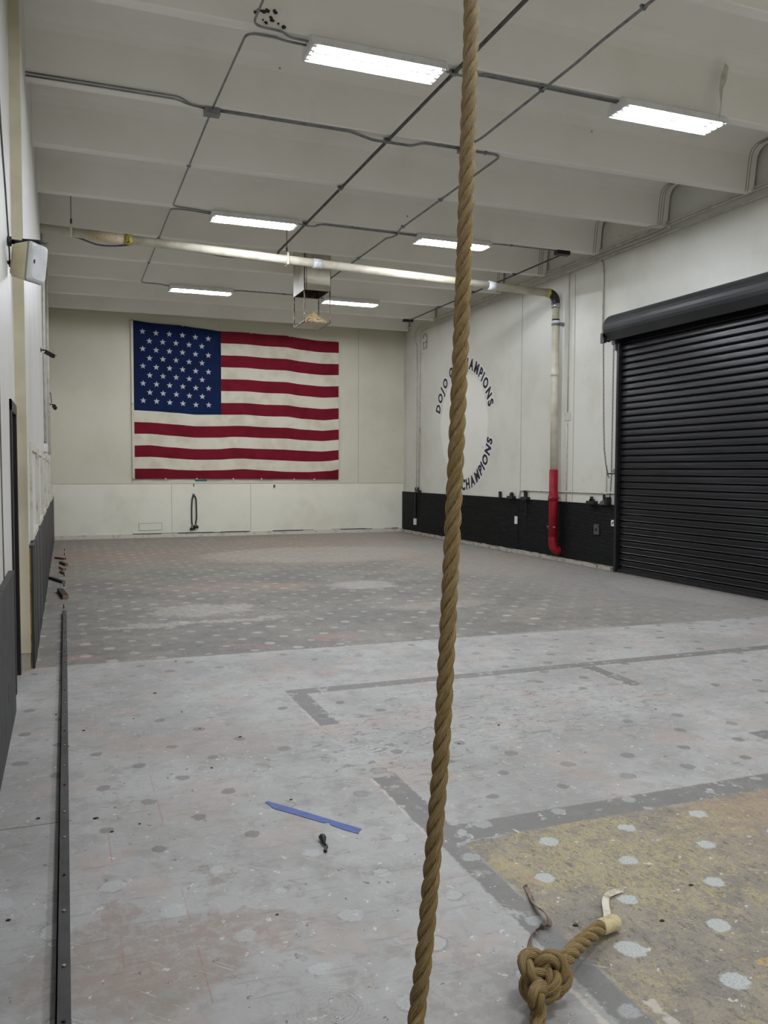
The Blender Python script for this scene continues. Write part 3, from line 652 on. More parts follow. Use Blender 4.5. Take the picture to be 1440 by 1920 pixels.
conduit('electrical_conduit', 'pair of grey conduits joining the two lights nearest the peeling tape',
        [[(3.19, 6.93, zb-.02), (3.3, 6.93, zb-.051), (3.45, 6.92, zb-.051), (3.6, 6.92, zb), (5.09, 6.92, zb-.01)], [(3.45, 6.955, zb-.03), (3.6, 6.955, zb), (5.09, 6.955, zb-.01)]], r=.010, clips=[((4.22, 6.935, zb), 'x')], rad=.05)
conduit('electrical_conduit', 'pair of grey conduits joining the two lights above the drain pipe',
        [[(3.19, 11.91, zb-.02), (3.32, 11.91, zb-.051), (3.45, 11.9, zb-.051), (3.6, 11.9, zb), (5.09, 11.9, zb-.01)], [(3.5, 11.935, zb-.01), (3.6, 11.935, zb), (5.09, 11.935, zb-.01)]], r=.010, clips=[((4.05, 11.92, zb), 'x')], rad=.05)
conduit('electrical_conduit', 'thin grey conduit from the light behind the rope to the black box by the wall',
        [[(6.32, 11.92, zb-.02), (6.5, 11.92, zb), (7.62, 11.92, zb)]], r=.010, clips=[((6.75, 11.92, zb), 'x')])
conduit('electrical_conduit', 'thin grey conduit between the flag light and the duct cage light',
        [[(3.19, 16.9, zb-.02), (3.35, 16.9, zb), (5.0, 16.9, zb), (5.09, 16.9, zb-.02)]], r=.011, clips=[((4.25, 16.9, zb), 'x')])
conduit('electrical_conduit', 'black thin pipe under the beam ends from the black box toward the back wall',
        [[(7.765, 12.03, zb-.02), (7.765, 18.6, zb-.02)]], r=.014, mat='galvd', clips=[((7.765, y, zb-.01), 'y') for y in (13.6, 15.25, 16.9)])
jbox('junction_box', 'square grey junction box where conduits cross on a beam', (1.43, 8.60, ZC-.03), (.075, .055, .03))
jbox('junction_box', 'small grey box on a beam, half hidden by the rope', (4.235, 8.585, ZC-.026), (.06, .045, .026))
jbox('junction_box', 'small black box at the end of a beam by the right wall', (7.72, 11.95, ZC-.03), (.12, .06, .03), 'black')
jbox('junction_box', 'tiny black box where the thin black pipe ends near the back wall', (7.76, 18.66, ZC-.03), (.12, .05, .025), 'black')
# right-wall bundle
xr = XR-.05
conduit('wall_conduit', 'pair of painted conduits running high along the right wall',
        [[(xr, 4.5, 5.315), (xr, 19.55, 5.315), (xr, 19.8, 5.05), (xr, 19.6, 4.82)], [(xr-.005, 4.5, 5.275), (xr-.005, 19.3, 5.275), (xr-.02, 20.2, 5.33), (7.9, 20.45, 5.30)]], r=.014, mat='paintc')
conduit('wall_conduit', 'lower painted conduit along the right wall turning down near the back corner',
        [[(xr+.02, 4.5, 5.175), (xr+.02, 19.44, 5.175), (xr+.02, 19.46, 1.08)]], r=.014, mat='paintc', rad=.2,
        clips=[])
conduit('wall_conduit', 'thin painted conduit dropping beside the back corner',
        [[(xr+.02, 19.62, 4.82), (xr+.02, 19.62, 1.08)]], r=.011, mat='paintc')
conduit('wall_conduit', 'painted conduit looping out of the high pair by a beam end',
        [[(8.0, 11.0, ZC-.012), (8.15, 10.2, ZC-.012), (8.32, 9.98, 5.22), (xr-.02, 10.4, 5.20), (xr-.02, 12.2, 5.235)]], r=.012, mat='paintc', rad=.2)
conduit('wall_conduit', 'painted conduit dropping from the high run to the shutter hood',
        [[(xr, 11.95, 5.19), (xr+.03, 11.80, 5.12), (xr+.03, 11.78, 4.95), (xr+.03, 11.78, 3.9)]], r=.014, mat='paintc', rad=.15)
conduit('wall_conduit', 'painted conduit above the padding passing behind the red pipe',
        [[(xr+.03, 14.45, 1.09), (xr+.03, 14.43, 1.255), (xr+.03, 11.33, 1.275)]], r=.014, mat='paintc', rad=.1)
conduit('wall_conduit', 'short painted conduit rising from the padding beside the hand chain',
        [[(xr+.03, 11.62, 1.09), (xr+.03, 11.62, 1.3), (xr+.032, 11.63, 1.75)]], r=.012, mat='paintc', rad=.03)
conduit('wall_conduit', 'thin painted conduit through the blank square box near the white pipe',
        [[(XR-.012, 12.80, 1.09), (XR-.012, 12.80, 2.54)], [(XR-.012, 12.80, 2.69), (XR-.012, 12.80, 5.15)]], r=.010, mat='paintc')
def plate(name, label, y, z, hw, hh, mat, cat, holes=()):
    t = thing(name, label, cat, (XR, y, z-hh))
    xw = XR-.03 if z < 1.08 else XR
    part('plate', MB().box((xw-.012, y-hw, z-hh), (XR, y+hw, z+hh)), mat, t)
    for (dy, dz, m, a, b) in holes: part('socket_face', MB().box((xw-.016, y+dy-a, z+dz-b), (xw-.012, y+dy+a, z+dz+b)), m, t)
    return t
plate('blank_box', 'painted blank square box on the wall between white pipe and shutter', 12.80, 2.615, .095, .07, 'paintc', 'wall box')
plate('wall_outlet', 'white duplex outlet on the black padding', 14.54, .654, .045, .075, 'white', 'outlet', [(0, .03, 'paintc', .02, .02), (0, -.03, 'paintc', .02, .02)])
plate('wall_socket', 'grey round socket plate on the black padding by the shutter', 11.84, .65, .065, .085, 'galvd', 'outlet', [(0, 0, 'black', .03, .03)])
plate('printed_switch_plate', 'white plate with dark marks on the padding edge by the shutter', 11.385, .785, .045, .05, 'white', 'switch', [(.012, -.006, 'black', .010, .016), (-.018, .01, 'black', .010, .012)])
plate('conduit_box', 'small painted box with loose bracket by the back corner', 19.4, 2.62, .05, .11, 'paintc', 'wall box')
# corner bits
t = thing('wire_ring_hanger', 'small wire ring hanging under the conduit bend near the back corner', 'hanger', (XR-.03, 19.12, 4.62))
part('ring', MB().tube([(XR-.03, 19.12+.13*math.cos(a), 4.92+.11*math.sin(a)) for a in [i*2*pi/14 for i in range(12)]], .007, 5), 'galvd', t)
part('loop_frame', MB().tube(rounded([(XR-.03, 19.22, 4.85), (XR-.03, 19.2, 4.66), (XR-.03, 19.02, 4.68), (XR-.03, 19.0, 4.84)], .03), .007, 5), 'galvd', t)
t = thing('drop_cord', 'black cord with white plug hanging down the padding near the back corner', 'cord', (XR-.05, 19.55, .1))
part('cord', MB().tube(catmull([(XR-.04, 19.64, 1.2), (XR-.045, 19.63, .9), (XR-.04, 19.65, .6), (XR-.045, 19.64, .34)]), .02, 6), 'black', t)
part('plug', MB().box((XR-.07, 19.60, .24), (XR-.025, 19.70, .40)), 'white', t)

# ================================================================== DRAIN PIPE
py_, pr_ = 13.04, .068; xv = XR-.135
zL, zR = 5.085, 4.83
zt_ = lambda x: zL+(zR-zL)*(x-XL)/(8.17-XL)
t = thing('drain_pipe', 'long cream drain pipe crossing under the beams and down the wall, foot painted red', 'pipe', (xv, py_, .2))
part('cross_pipe', MB().tube([(XL, py_, zt_(XL)), (8.17, py_, zt_(8.17))], pr_, 16), 'pvc', t)
for x in (ony(595, 494, py_).x, ony(922, 537, py_).x):
    part('coupling', MB().tube([(x-.075, py_, zt_(x-.075)), (x+.075, py_, zt_(x+.075))], pr_+.008, 16), 'pvcw', t)
part('flaked_wrap', MB().tube([(.36, py_, zt_(.36)), (.86, py_, zt_(.86))], pr_+.003, 14), 'insul', t)
part('label_band', MB().tube([(.87, py_, zt_(.87)), (.98, py_, zt_(.98))], pr_+.009, 14), 'yellow', t)
el = [(8.15, py_, zR)]+[(8.155+(xv-8.155)*math.sin(a), py_, zR-.15+.15*math.cos(a)) for a in [i*pi/12 for i in range(1, 6)]]+[(xv, py_, zR-.16), (xv, py_, zR-.2)]
part('elbow', MB().tube(el, pr_+.010, 14), 'black', t, 'black rubber elbow')
part('elbow_band', MB().tube([(8.12, py_, zt_(8.12)), (8.17, py_, zt_(8.17))], pr_+.014, 14), 'yellow', t)
def vp(z0, z1, r, mat, nm, lb=None): return part(nm, MB().tube([(xv, py_-.01, z0), (xv, py_-.01, z1)], r, 16), mat, t, lb)
ztop = zR-.2
vp(ztop-.065, ztop+.02, pr_+.013, 'steel', 'steel_clamp')
vp(1.62, ztop, pr_, 'pvc', 'downpipe')
for z in (ztop-.27, ztop-.36): vp(z-.012, z+.012, pr_+.002, 'black', 'sealant_ring')
vp(ztop-.355, ztop-.285, pr_+.006, 'pvcw', 'collar')
z = onx(1047, 700, xv).z; vp(z-.04, z+.04, pr_+.007, 'pvc', 'collar')
z = onx(1047, 607, xv).z
part('pipe_strap', MB().tube([(xv, py_-.01, z-.02), (xv, py_-.01, z+.02)], pr_+.010, 14).box((xv+.03, py_-.09, z-.03), (XR, py_-.06, z+.03)), 'galv', t)
vp(.42, 1.66, pr_+.012, 'red', 'red_sleeve', 'red painted sleeve')
part('red_foot', MB().tube(catmull([(xv, py_-.01, .44), (xv, py_-.01, .33), (xv+.02, py_-.02, .24), (xv+.07, py_-.03, .19), (xv+.13, py_-.04, .18)], 4), pr_+.012, 14), 'red', t, 'red painted foot')
vp(1.10, 1.20, pr_+.028, 'red', 'red_coupling')
part('bolt', MB().tube([(xv-.10, py_-.05, 1.15), (xv+.12, py_-.05, 1.15)], .012, 6), 'galv', t)
for s in (-1, 1): part('bolt', MB().tube([(xv-.01, py_+s*.10, .62), (xv-.05, py_+s*.10, .62)], .014, 6), 'galv', t)
for hx, ztopr in ((onz(134, 370, ZC).x, ZC), (3.335, ZC)):
    h = thing('pipe_hanger', 'rod and clevis hanger holding the drain pipe near the left wall' if hx < 2 else 'rod and clevis hanger holding the drain pipe where the gas pipe ends', 'hanger', (hx, py_, zt_(hx)))
    yy = py_
    part('rod', MB().tube([(hx, yy, zt_(hx)+.16), (hx, yy, ZS-.002)], .006, 6), 'galvd', h)
    part('clevis', MB().box((hx-.015, yy-.085, zt_(hx)-.08), (hx+.015, yy-.078, zt_(hx)+.11)).box((hx-.015, yy+.078, zt_(hx)-.08), (hx+.015, yy+.085, zt_(hx)+.11))
         .box((hx-.015, yy-.085, zt_(hx)-.087), (hx+.015, yy+.085, zt_(hx)-.078)).box((hx-.015, yy-.085, zt_(hx)+.10), (hx+.015, yy+.085, zt_(hx)+.11)), 'pvc', h)
    part('nut', MB().tube([(hx, yy, zt_(hx)+.10), (hx, yy, zt_(hx)+.19)], .016, 6), 'galvd', h)
yb = py_+.09
solo('drooping_cable', MB().tube(catmull([ony(125, 440, yb), ony(150, 447, yb), ony(180, 458, yb), ony(205, 461, yb), ony(232, 460, yb), ony(262, 456, yb)]), .013, 8), 'galvd', 'dark cable drooping below the drain pipe near the left wall', 'cable')
solo('drooping_cable', MB().tube(catmull([ony(380, 473, yb), ony(410, 479, yb), ony(435, 482, yb), ony(458, 481, yb)]), .012, 8), 'galvd', 'dark cable end peeking below the middle of the drain pipe', 'cable')

# ================================================================== EXHAUST DUCT
dy0 = 14.0
dx0, dx1 = 3.885, 4.362; dyb = dy0+.72
t = thing('exhaust_duct', 'square painted sheet metal duct with a rusty open cage and cone below', 'duct', ((dx0+dx1)/2, dy0+.35, 4.17))
zb_ = 4.745
w = .008
part('duct_shell', MB().box((dx0, dy0, zb_), (dx1, dy0+w, ZS)).box((dx0, dyb-w, zb_), (dx1, dyb, ZS)).box((dx0, dy0, zb_), (dx0+w, dyb, ZS)).box((dx1-w, dy0, zb_), (dx1, dyb, ZS)), 'duct', t)
part('duct_lining', MB().box((dx0+w, dy0+w, zb_+.01), (dx1-w, dy0+w+.004, ZS)).box((dx0+w, dyb-w-.004, zb_+.01), (dx1-w, dyb-w, ZS)).box((dx0+w, dy0+w, zb_+.01), (dx0+w+.004, dyb-w, ZS)).box((dx1-w-.004, dy0+w, zb_+.01), (dx1-w, dyb-w, ZS)), 'ductin', t)
for x in (dx0+.012, dx0+.045): part('seam', MB().box((x-.004, dy0-.006, zb_), (x+.004, dy0, ZS)), 'galvd', t)
for (x, y) in ((dx0, dy0), (dx1-.02, dy0), (dx0, dyb-.02), (dx1-.02, dyb-.02)):
    part('cage_post', MB().box((x, y, 4.20), (x+.02, y+.02, zb_)), 'rustd', t)
part('cage_rim', MB().box((dx0, dy0, 4.195), (dx1, dy0+.02, 4.215)).box((dx0, dyb-.02, 4.195), (dx1, dyb, 4.215)).box((dx0, dy0, 4.195), (dx0+.02, dyb, 4.215)).box((dx1-.02, dy0, 4.195), (dx1, dyb, 4.215)), 'rustd', t)
part('tray', MB().box((dx0+.02, dy0+.02, 4.195), (dx1-.02, dyb-.02, 4.20)), 'duct', t)
cxx, cyy = (dx0+dx1)/2, (dy0+dyb)/2
part('cone', MB().add([(dx0+.02, dy0+.02, 4.202), (dx1-.02, dy0+.02, 4.202), (dx1-.02, dyb-.02, 4.202), (dx0+.02, dyb-.02, 4.202), (cxx, cyy, 4.47)], [(0, 1, 4), (1, 2, 4), (2, 3, 4), (3, 0, 4), (3, 2, 1, 0)]), 'rustc', t)

# ================================================================== FLAG
rows = [(0, [(65, 68), (200, 88), (350, 100), (480, 118), (620, 138), (770, 145), (900, 158), (1020, 165), (1120, 182), (1230, 197), (1357, 205)]),
        (7/13, [(65, 633), (200, 640), (330, 650), (460, 662), (625, 662), (770, 662), (900, 672), (1030, 674), (1130, 688), (1260, 697), (1357, 690)]),
        (10/13, [(70, 855), (170, 853), (300, 866), (460, 878), (600, 878), (700, 870), (850, 876), (1000, 880), (1130, 888), (1250, 893), (1357, 884)]),
        (12/13, [(70, 1000), (250, 1000), (350, 1008), (480, 1012), (620, 1010), (760, 1003), (900, 1012), (1030, 1020), (1150, 1022), (1300, 1015), (1357, 1005)]),
        (1, [(65, 1065), (300, 1064), (480, 1064), (1050, 1066), (1357, 1068)])]
FY = YB-.05
rw = []
for v, l in rows:
    rw.append((v, [ony(230+a/3.349, 580+b/3.349, FY) for a, b in l]))
def lerp_row(l, x):
    if x <= l[0].x: return l[0].z
    for a, b in zip(l, l[1:]):
        if x <= b.x:
            t_ = (x-a.x)/(b.x-a.x); t_ = t_*t_*(3-2*t_)*.5+t_*.5
            return a.z+(b.z-a.z)*t_
    return l[-1].z
fx0, fx1 = rw[0][1][0].x, rw[0][1][-1].x
def FS(u, v, off=0.0):
    x = fx0+(fx1-fx0)*u
    for (v0, a), (v1, b) in zip(rw, rw[1:]):
        if v <= v1+1e-9:
            k = (v-v0)/(v1-v0); z = lerp_row(a, x)*(1-k)+lerp_row(b, x)*k; break
    low = max(0, v-.45)/.55
    wr_ = .010*math.sin(u*23+v*9)+.006*math.sin(u*51-v*14)+low*(.014*math.sin(u*37+v*30+math.sin(u*11)*2)+.006*math.sin(u*90-v*41))
    return Vector((x, FY+.004+wr_*.6-off, z))
def cloth(u0, u1, v0, v1, nu, nv, off=0):
    g = [[FS(u0+(u1-u0)*i/nu, v0+(v1-v0)*j/nv, off) for i in range(nu+1)] for j in range(nv+1)]
    vs = [p for r_ in g for p in r_]+[p+Vector((0, .002, 0)) for r_ in g for p in r_]; N = (nu+1)*(nv+1); fs = []
    for j in range(nv):
        for i in range(nu):
            a = j*(nu+1)+i; fs += [(a, a+1, a+nu+2, a+nu+1), (N+a, N+a+nu+1, N+a+nu+2, N+a+1)]
    return MB().add(vs, fs, True)
uc = .405
t = thing('wall_flag', 'large red, white and blue flag with stars pinned to the back wall', 'flag', (4.0, FY, 1.39))
for i in range(13):
    v0, v1 = i/13, (i+1)/13
    part('stripe', cloth(uc if i < 7 else 0, 1, v0, v1, 70 if i < 7 else 110, 5), 'fred' if i % 2 == 0 else 'fwhite', t)
cn = part('canton', cloth(0, uc, 0, 7/13, 44, 30), 'fnavy', t, 'navy field with fifty stars')
for r_ in range(9):
    for c in range(6 if r_ % 2 == 0 else 5):
        u = uc*(.103+.0748*(2*c+(r_ % 2))); v = (7/13)*(.11+.097*r_)
        c0 = FS(u, v, .012); vs = []
        for k in range(10):
            a = pi/2+k*pi/5; rd = .075 if k % 2 == 0 else .030
            vs.append(c0+Vector((rd*math.cos(a), 0, rd*math.sin(a))))
        part('star', MB().prism(vs, (0, .004, 0)), 'fstar', cn)
hx = fx0
part('header_band', MB().prism([(hx-.055, FY, FS(0, 0).z+.05), (hx, FY, FS(0, 0).z+.01), (hx, FY, FS(0, 1).z), (hx-.055, FY, FS(0, 1).z-.03)], (0, .006, 0)), 'fwhite', t)
gm = [(-.006, 0), (.225, 0), (.55, 0), (.745, 0), (1, 0), (-.006, .5), (1, .54), (-.006, 1), (.14, 1), (.285, 1), (.46, 1), (.60, 1), (.765, 1), (.87, 1), (1, 1)]
for u, v in gm:
    p = FS(min(max(u, 0), 1), v); p.x += (-.03 if u < 0 else 0); p.y = FY-.022
    part('grommet', MB().tube([p, p+Vector((0, .02, 0))], .020, 8), 'brass' if u < 0 else 'fwhite', t)
# back-wall bits
a, b = ony(366, 900, YB), ony(388, 904, YB)
solo('teal_tape_piece', MB().box((a.x, YB-.004, 1.352), (b.x, YB-.001, 1.395)), 'teal', 'short strip of teal tape under the flag', 'tape')
a, b = ony(260, 981, YB), ony(304, 994, YB)
t = thing('access_panel', 'painted-over rectangular access panel low on the back wall', 'panel', (a.x+.28, YB, b.z))
part('cover', MB().box((a.x+.01, YB-.006, b.z+.01), (b.x-.01, YB, a.z-.01)), 'wback', t)
part('rim', MB().box((a.x, YB-.009, b.z), (b.x, YB, b.z+.01)).box((a.x, YB-.009, a.z-.01), (b.x, YB, a.z)).box((a.x, YB-.009, b.z), (a.x+.01, YB, a.z)).box((b.x-.01, YB-.009, b.z), (b.x, YB, a.z)), 'joint', t)
Yb = YB-.035
P = lambda x, y: ony(340+x/17.45, 900+y/17.45, Yb)
t = thing('exercise_band', 'black resistance tube with two triangular handles hanging on the back wall', 'exercise band', P(405, 1600))
part('tubing', MB().tube(catmull([P(360, 1480), P(345, 1350), P(340, 1000), P(350, 700), P(365, 580), P(410, 510), P(465, 575), P(485, 700), P(495, 1000), P(500, 1250), P(478, 1360), P(470, 1430)], 6), .016, 8), 'black', t)
part('hook', MB().tube([P(405, 500), P(405, 480)+Vector((0, .034, 0))], .03, 8), 'galv', t)
for tri in ([(360, 1490), (285, 1610), (450, 1590)], [(470, 1435), (395, 1520), (555, 1545)]):
    a, b, c = (P(*q) for q in tri)
    h = part('handle', MB().tube([b, c], .030, 8), 'black', t)
    part('handle_strap', MB().tube([b, a, c], .010, 6), 'black', h)
for q in ((407, 145), (407, 195)):
    p = ony(340+q[0]/17.45, 900+q[1]/17.45, YB)
    solo('wall_anchor', MB().tube([(p.x, YB-.008, p.z), (p.x, YB, p.z)], .016, 8), 'black', 'small dark anchor hole above the exercise band', 'anchor', 'anchor holes above the exercise band')
p = ony(514, 911, YB)
solo('wall_hook', MB().box((p.x-.02, YB-.03, p.z-.04), (p.x+.02, YB, p.z+.03)).box((p.x-.012, YB-.05, p.z-.03), (p.x+.012, YB-.03, p.z+.0)), 'galvd', 'small grey hook on the back wall under the flag middle', 'hook')

# ================================================================== WALL LETTERING
def letter_mesh(ch, size, off):
    cu = bpy.data.curves.new('glyph', 'FONT'); cu.body = ch; cu.size = size; cu.offset = off; cu.extrude = .0015
    cu.align_x = 'CENTER'; cu.resolution_u = 3
    ob = bpy.data.objects.new('glyph', cu); COL.objects.link(ob)
    dg = bpy.context.evaluated_depsgraph_get(); me = bpy.data.meshes.new_from_object(ob.evaluated_get(dg))
    wd = (max(v.co.x for v in me.vertices)-min(v.co.x for v in me.vertices)) if len(me.vertices) else size*.3
    bpy.data.objects.remove(ob); return me, wd
CY, CZ = 17.03, 2.66
t = thing('wall_lettering', 'navy letters painted in a ring on the right wall', 'lettering', (XR, CY, CZ))
def arc_text(txt, R, a0, a1, top):
    ms = [None if c == ' ' else letter_mesh(c, .325, .0165) for c in txt]
    ws = [(.11 if m is None else m[1]+.035) for m in ms]; tot = sum(ws); acc = 0
    for c, m, w_ in zip(txt, ms, ws):
        mid = (acc+w_/2)/tot; acc += w_
        if m is None: continue
        ang = a0+(a1-a0)*mid
        # ring angle measured from straight up (top) or straight down (bottom), positive to the right in the picture (-y)
        if top: dy, dz, rot = -math.sin(ang)*R, math.cos(ang)*R, -ang
        else: dy, dz, rot = -math.sin(ang)*R, -math.cos(ang)*R, ang
        base = Vector((0, dy, dz))
        ex = Vector((0, -math.cos(rot), math.sin(rot))); ez = Vector((0, math.sin(rot), math.cos(rot))); ey = Vector((-1, 0, 0))
        me = m[0]; me.name = 'letter'; me.materials.clear(); me.materials.append(MAT['navyp'])
        o = bpy.data.objects.new('letter', me); COL.objects.link(o); o.parent = t
        mm, _ = letter_mesh(c, .325, .036); mm.name = 'letter_edge'; mm.materials.clear(); mm.materials.append(MAT['letterw'])
        e = bpy.data.objects.new('letter_edge', mm); COL.objects.link(e); e.parent = o; e.location = (0, 0, -.0025)
        rotm = Matrix((ex, ez, ey)).transposed().to_4x4()
        o.matrix_local = Matrix.Translation(base+Vector((-.0055, 0, 0))) @ rotm @ Matrix.Diagonal((.84, 1, 1, 1))
arc_text('DOJO OF CHAMPIONS', 1.28, math.radians(-76), math.radians(76), True)
arc_text('CHAMPIONS', 1.46, math.radians(-2), math.radians(77), False)

# ================================================================== RIGHT-WALL HARDWARE
def bracket(y, kind, label):
    t = thing('pad_bracket', label, 'bracket', (XR-.06, y, 1.08)); z = 1.085
    if kind != 2: part('base_plate', MB().box((XR-.09, y-.11, z-.01), (XR, y+.11, z+.045)), 'blackm', t)
    if kind == 0: part('post', MB().box((XR-.06, y-.045, z+.04), (XR-.02, y+.045, z+.10)).box((XR-.06, y-.03, z+.09), (XR-.02, y+.01, z+.12)), 'blackm', t)
    if kind == 1: part('post', MB().box((XR-.06, y-.03, z+.04), (XR-.02, y+.04, z+.15)).box((XR-.06, y+.02, z+.12), (XR-.02, y+.05, z+.17)), 'blackm', t)
    if kind == 2: part('post', MB().box((XR-.05, y-.03, z-.01), (XR-.01, y+.03, z+.10)).box((XR-.05, y-.03, z+.10), (XR-.01, y-.012, z+.125)).box((XR-.05, y+.012, z+.10), (XR-.01, y+.03, z+.125)), 'blackm', t)
    if kind == 3: part('post', MB().box((XR-.06, y-.02, z+.04), (XR-.03, y+.035, z+.12)).box((XR-.06, y-.06, z+.04), (XR-.03, y+.06, z+.075)), 'blackm', t)
    return t
bracket(15.21, 2, 'slim forked black bracket on the padding edge')
bracket(14.72, 0, 'wide stepped black bracket between the forked bracket and the conduit')
bracket(14.17, 1, 'black bracket with a hanging chain under the horizontal conduit')
bracket(11.97, 3, 'low black cross-shaped bracket between red pipe and hand chain')
bracket(19.46, 3, 'black bracket on the padding edge near the back corner')
t = thing('chain_anchor', 'black block clamp on the padding edge where the hand chain ends', 'bracket', (XR-.06, 11.55, 1.08))
part('block', MB().box((XR-.09, 11.48, 1.075), (XR-.01, 11.56, 1.21)), 'blackm', t)
part('wing', MB().prism([(XR-.07, 11.56, 1.08), (XR-.07, 11.74, 1.08), (XR-.07, 11.68, 1.14), (XR-.07, 11.56, 1.17)], (.05, 0, 0)), 'galvd', t)
part('peg', MB().box((XR-.06, 11.61, 1.12), (XR-.03, 11.645, 1.25)), 'blackm', t)
def chain_links(pts, link=.036, r=.0045, wid=.011):
    mb = MB(); P_ = [Vector(p) for p in pts]; seg = [0]
    for a, b in zip(P_, P_[1:]): seg.append(seg[-1]+(b-a).length)
    def at(s):
        for i in range(len(P_)-1):
            if s <= seg[i+1]: return P_[i].lerp(P_[i+1], (s-seg[i])/max(1e-6, seg[i+1]-seg[i]))
        return P_[-1]
    n = int(seg[-1]/link)
    for i in range(n):
        a, b = at(i*link), at((i+1)*link); d = (b-a).normalized()
        side = d.cross(Vector((1, 0, 0))).normalized() if i % 2 else Vector((1, 0, 0)); side = (side-d*side.dot(d)).normalized()
        c = (a+b)/2; h = link*.62
        lp = [c+d*h*math.cos(w_)+side*wid*math.sin(w_) for w_ in [k*2*pi/6 for k in range(7)]]
        mb.tube(lp, r, 3, caps=False)
    return mb
t = thing('door_chain', 'black hand chain looping from the shutter hood to the wall keeper', 'chain', (8.12, 11.3, 1.1))
yc_ = 11.33
q = lambda a, b: ony(a, b, yc_)
c1 = [q(1131.5, 642), q(1132, 780), q(1133, 840), q(1136, 870), q(1140, 892), q(1144, 899)]
c2 = [q(1151, 642), q(1149, 760), q(1146.5, 895), q(1144.5, 925)]
l1 = part('chain_links', chain_links(c1), 'blackm', t); l1['kind'] = 'stuff'
l2 = part('chain_links', chain_links(c2), 'blackm', t); l2['kind'] = 'stuff'
end = onx(1143, 936, XR-.1)
l3 = part('chain_links', chain_links([c2[-1], end]), 'blackm', t); l3['kind'] = 'stuff'
t = thing('chain_wheel_guard', 'black perforated chain guide hanging from the shutter hood end', 'chain guide', (8.15, 11.31, 3.66))
g0, g1 = ony(1131, 627, 11.30), ony(1156, 645, 11.30)
gx0, gx1, gz0, gz1 = g0.x-.01, g1.x, g1.z, g0.z
part('side_plate', MB().box((gx0, 11.27, gz0), (gx0+.05, 11.36, gz1+.02)).box((gx1-.05, 11.27, gz0-.01), (gx1, 11.36, gz1)).box((gx0, 11.27, gz1-.05), (gx1, 11.30, gz1+.03)), 'blackm', t)
part('sprocket', MB().tube([((gx0+gx1)/2, 11.31, (gz0+gz1)/2+.02), ((gx0+gx1)/2, 11.35, (gz0+gz1)/2+.02)], .065, 10), 'blackm', t)
for i in range(5):
    a = i*2*pi/5
    part('sprocket_hole', MB().tube([((gx0+gx1)/2+.04*math.cos(a), 11.264, (gz0+gz1)/2+.02+.04*math.sin(a)), ((gx0+gx1)/2+.04*math.cos(a), 11.309, (gz0+gz1)/2+.02+.04*math.sin(a))], .013, 6), 'white', t)
t = thing('chain_keeper', 'small steel chain keeper with padlock on the wall beside the shutter', 'chain keeper', (XR-.05, 11.4, 1.5))
p = onx(1152, 886, XR-.03)
part('arm', MB().box((XR-.16, p.y-.01, p.z-.03), (XR, p.y+.02, p.z-.012)), 'blackm', t)
part('wheel', MB().tube([(XR-.06, p.y-.03, p.z+.02), (XR-.04, p.y-.03, p.z+.02)], .04, 10), 'galv', t)
part('strap', MB().box((XR-.03, p.y-.03, 1.30), (XR-.02, p.y-.01, p.z)), 'paintc', t)
p = onx(1157, 914, XR-.03)
solo('red_pull_tag', MB().box((XR-.05, p.y-.05, p.z-.012), (XR-.02, p.y+.03, p.z+.016)), 'red', 'small red tag beside the shutter edge above the padding', 'tag')
t = thing('hanging_chain', 'short dark chain hanging down the padding below a bracket', 'chain', (XR-.05, 14.17, .68))
cl = part('chain_links', chain_links([(XR-.05, 14.17, 1.10), (XR-.05, 14.13, .98), (XR-.045, 14.17, .68)], .05, .007, .016), 'blackm', t); cl['kind'] = 'stuff'
t = thing('guide_bracket', 'small grey angle bracket under the hood at the shutter edge', 'bracket', (XR-.1, 11.27, 3.6))
part('angle', MB().box((XR-.13, 11.26, 3.58), (XR-.09, 11.29, 3.75)).box((XR-.10, 11.25, 3.55), (XR-.08, 11.28, 3.60)), 'galvd', t)

# ================================================================== LEFT WALL THINGS
# white framed recess boards above the far wainscot
fr = [(7.75, 9.25), (9.75, 11.2), (11.7, 13.1), (13.9, 15.8), (16.2, 17.9)]
for i, (a, b) in enumerate(fr):
    zt2 = 1.88-.01*i
    t = thing('wall_frame', ['white framed wall board nearest the cream return', 'white framed wall board between the first frame and the electrical box', 'white framed wall board under the electrical box', 'white framed wall board past the electrical box', 'white framed wall board by the back corner'][i], 'wall frame', (XL, (a+b)/2, 1.03))
    part('backing_board', MB().box((XL, a+.05, 1.08), (XL+.004, b-.05, zt2-.05)), 'wleft', t)
    for yj in (a, b-.07): part('jamb', MB().box((XL, yj, 1.03), (XL+.022, yj+.07, zt2)), 'base', t)
    part('head', MB().box((XL, a+.07, zt2-.07), (XL+.020, b-.07, zt2)), 'base', t)
    part('sill', MB().box((XL, a+.07, 1.03), (XL+.026, b-.07, 1.08)), 'base', t)
t = thing('electrical_box', 'white electrical box high on the left wall at the foot of vertical conduits', 'wall box', (XL, 13.5, 1.89))
part('body', MB().box((XL, 13.15, 1.90), (XL+.045, 14.0, 2.02)), 'white', t)
part('knockout', MB().tube([(XL+.02, 13.3, 2.02), (XL+.02, 13.3, 2.05)], .02, 8), 'galv', t)
conduit('wall_conduit', 'painted conduit dropping down the left wall to the electrical box', [[(XL+.02, 13.3, 5.15), (XL+.02, 13.3, 2.02)]], r=.016, mat='paintc')
conduit('wall_conduit', 'painted conduit bending out from under the drain pipe down the left wall', [[(XL+.10, 13.6, 5.02), (XL+.02, 13.6, 4.98), (XL+.02, 13.6, 2.02)]], r=.018, mat='paintc', rad=.1)
conduit('wall_conduit', 'wide painted raceway down the left wall by the back corner', [[(XL+.015, 16.3, 5.26), (XL+.015, 16.3, 1.9)]], r=.03, mat='paintc')
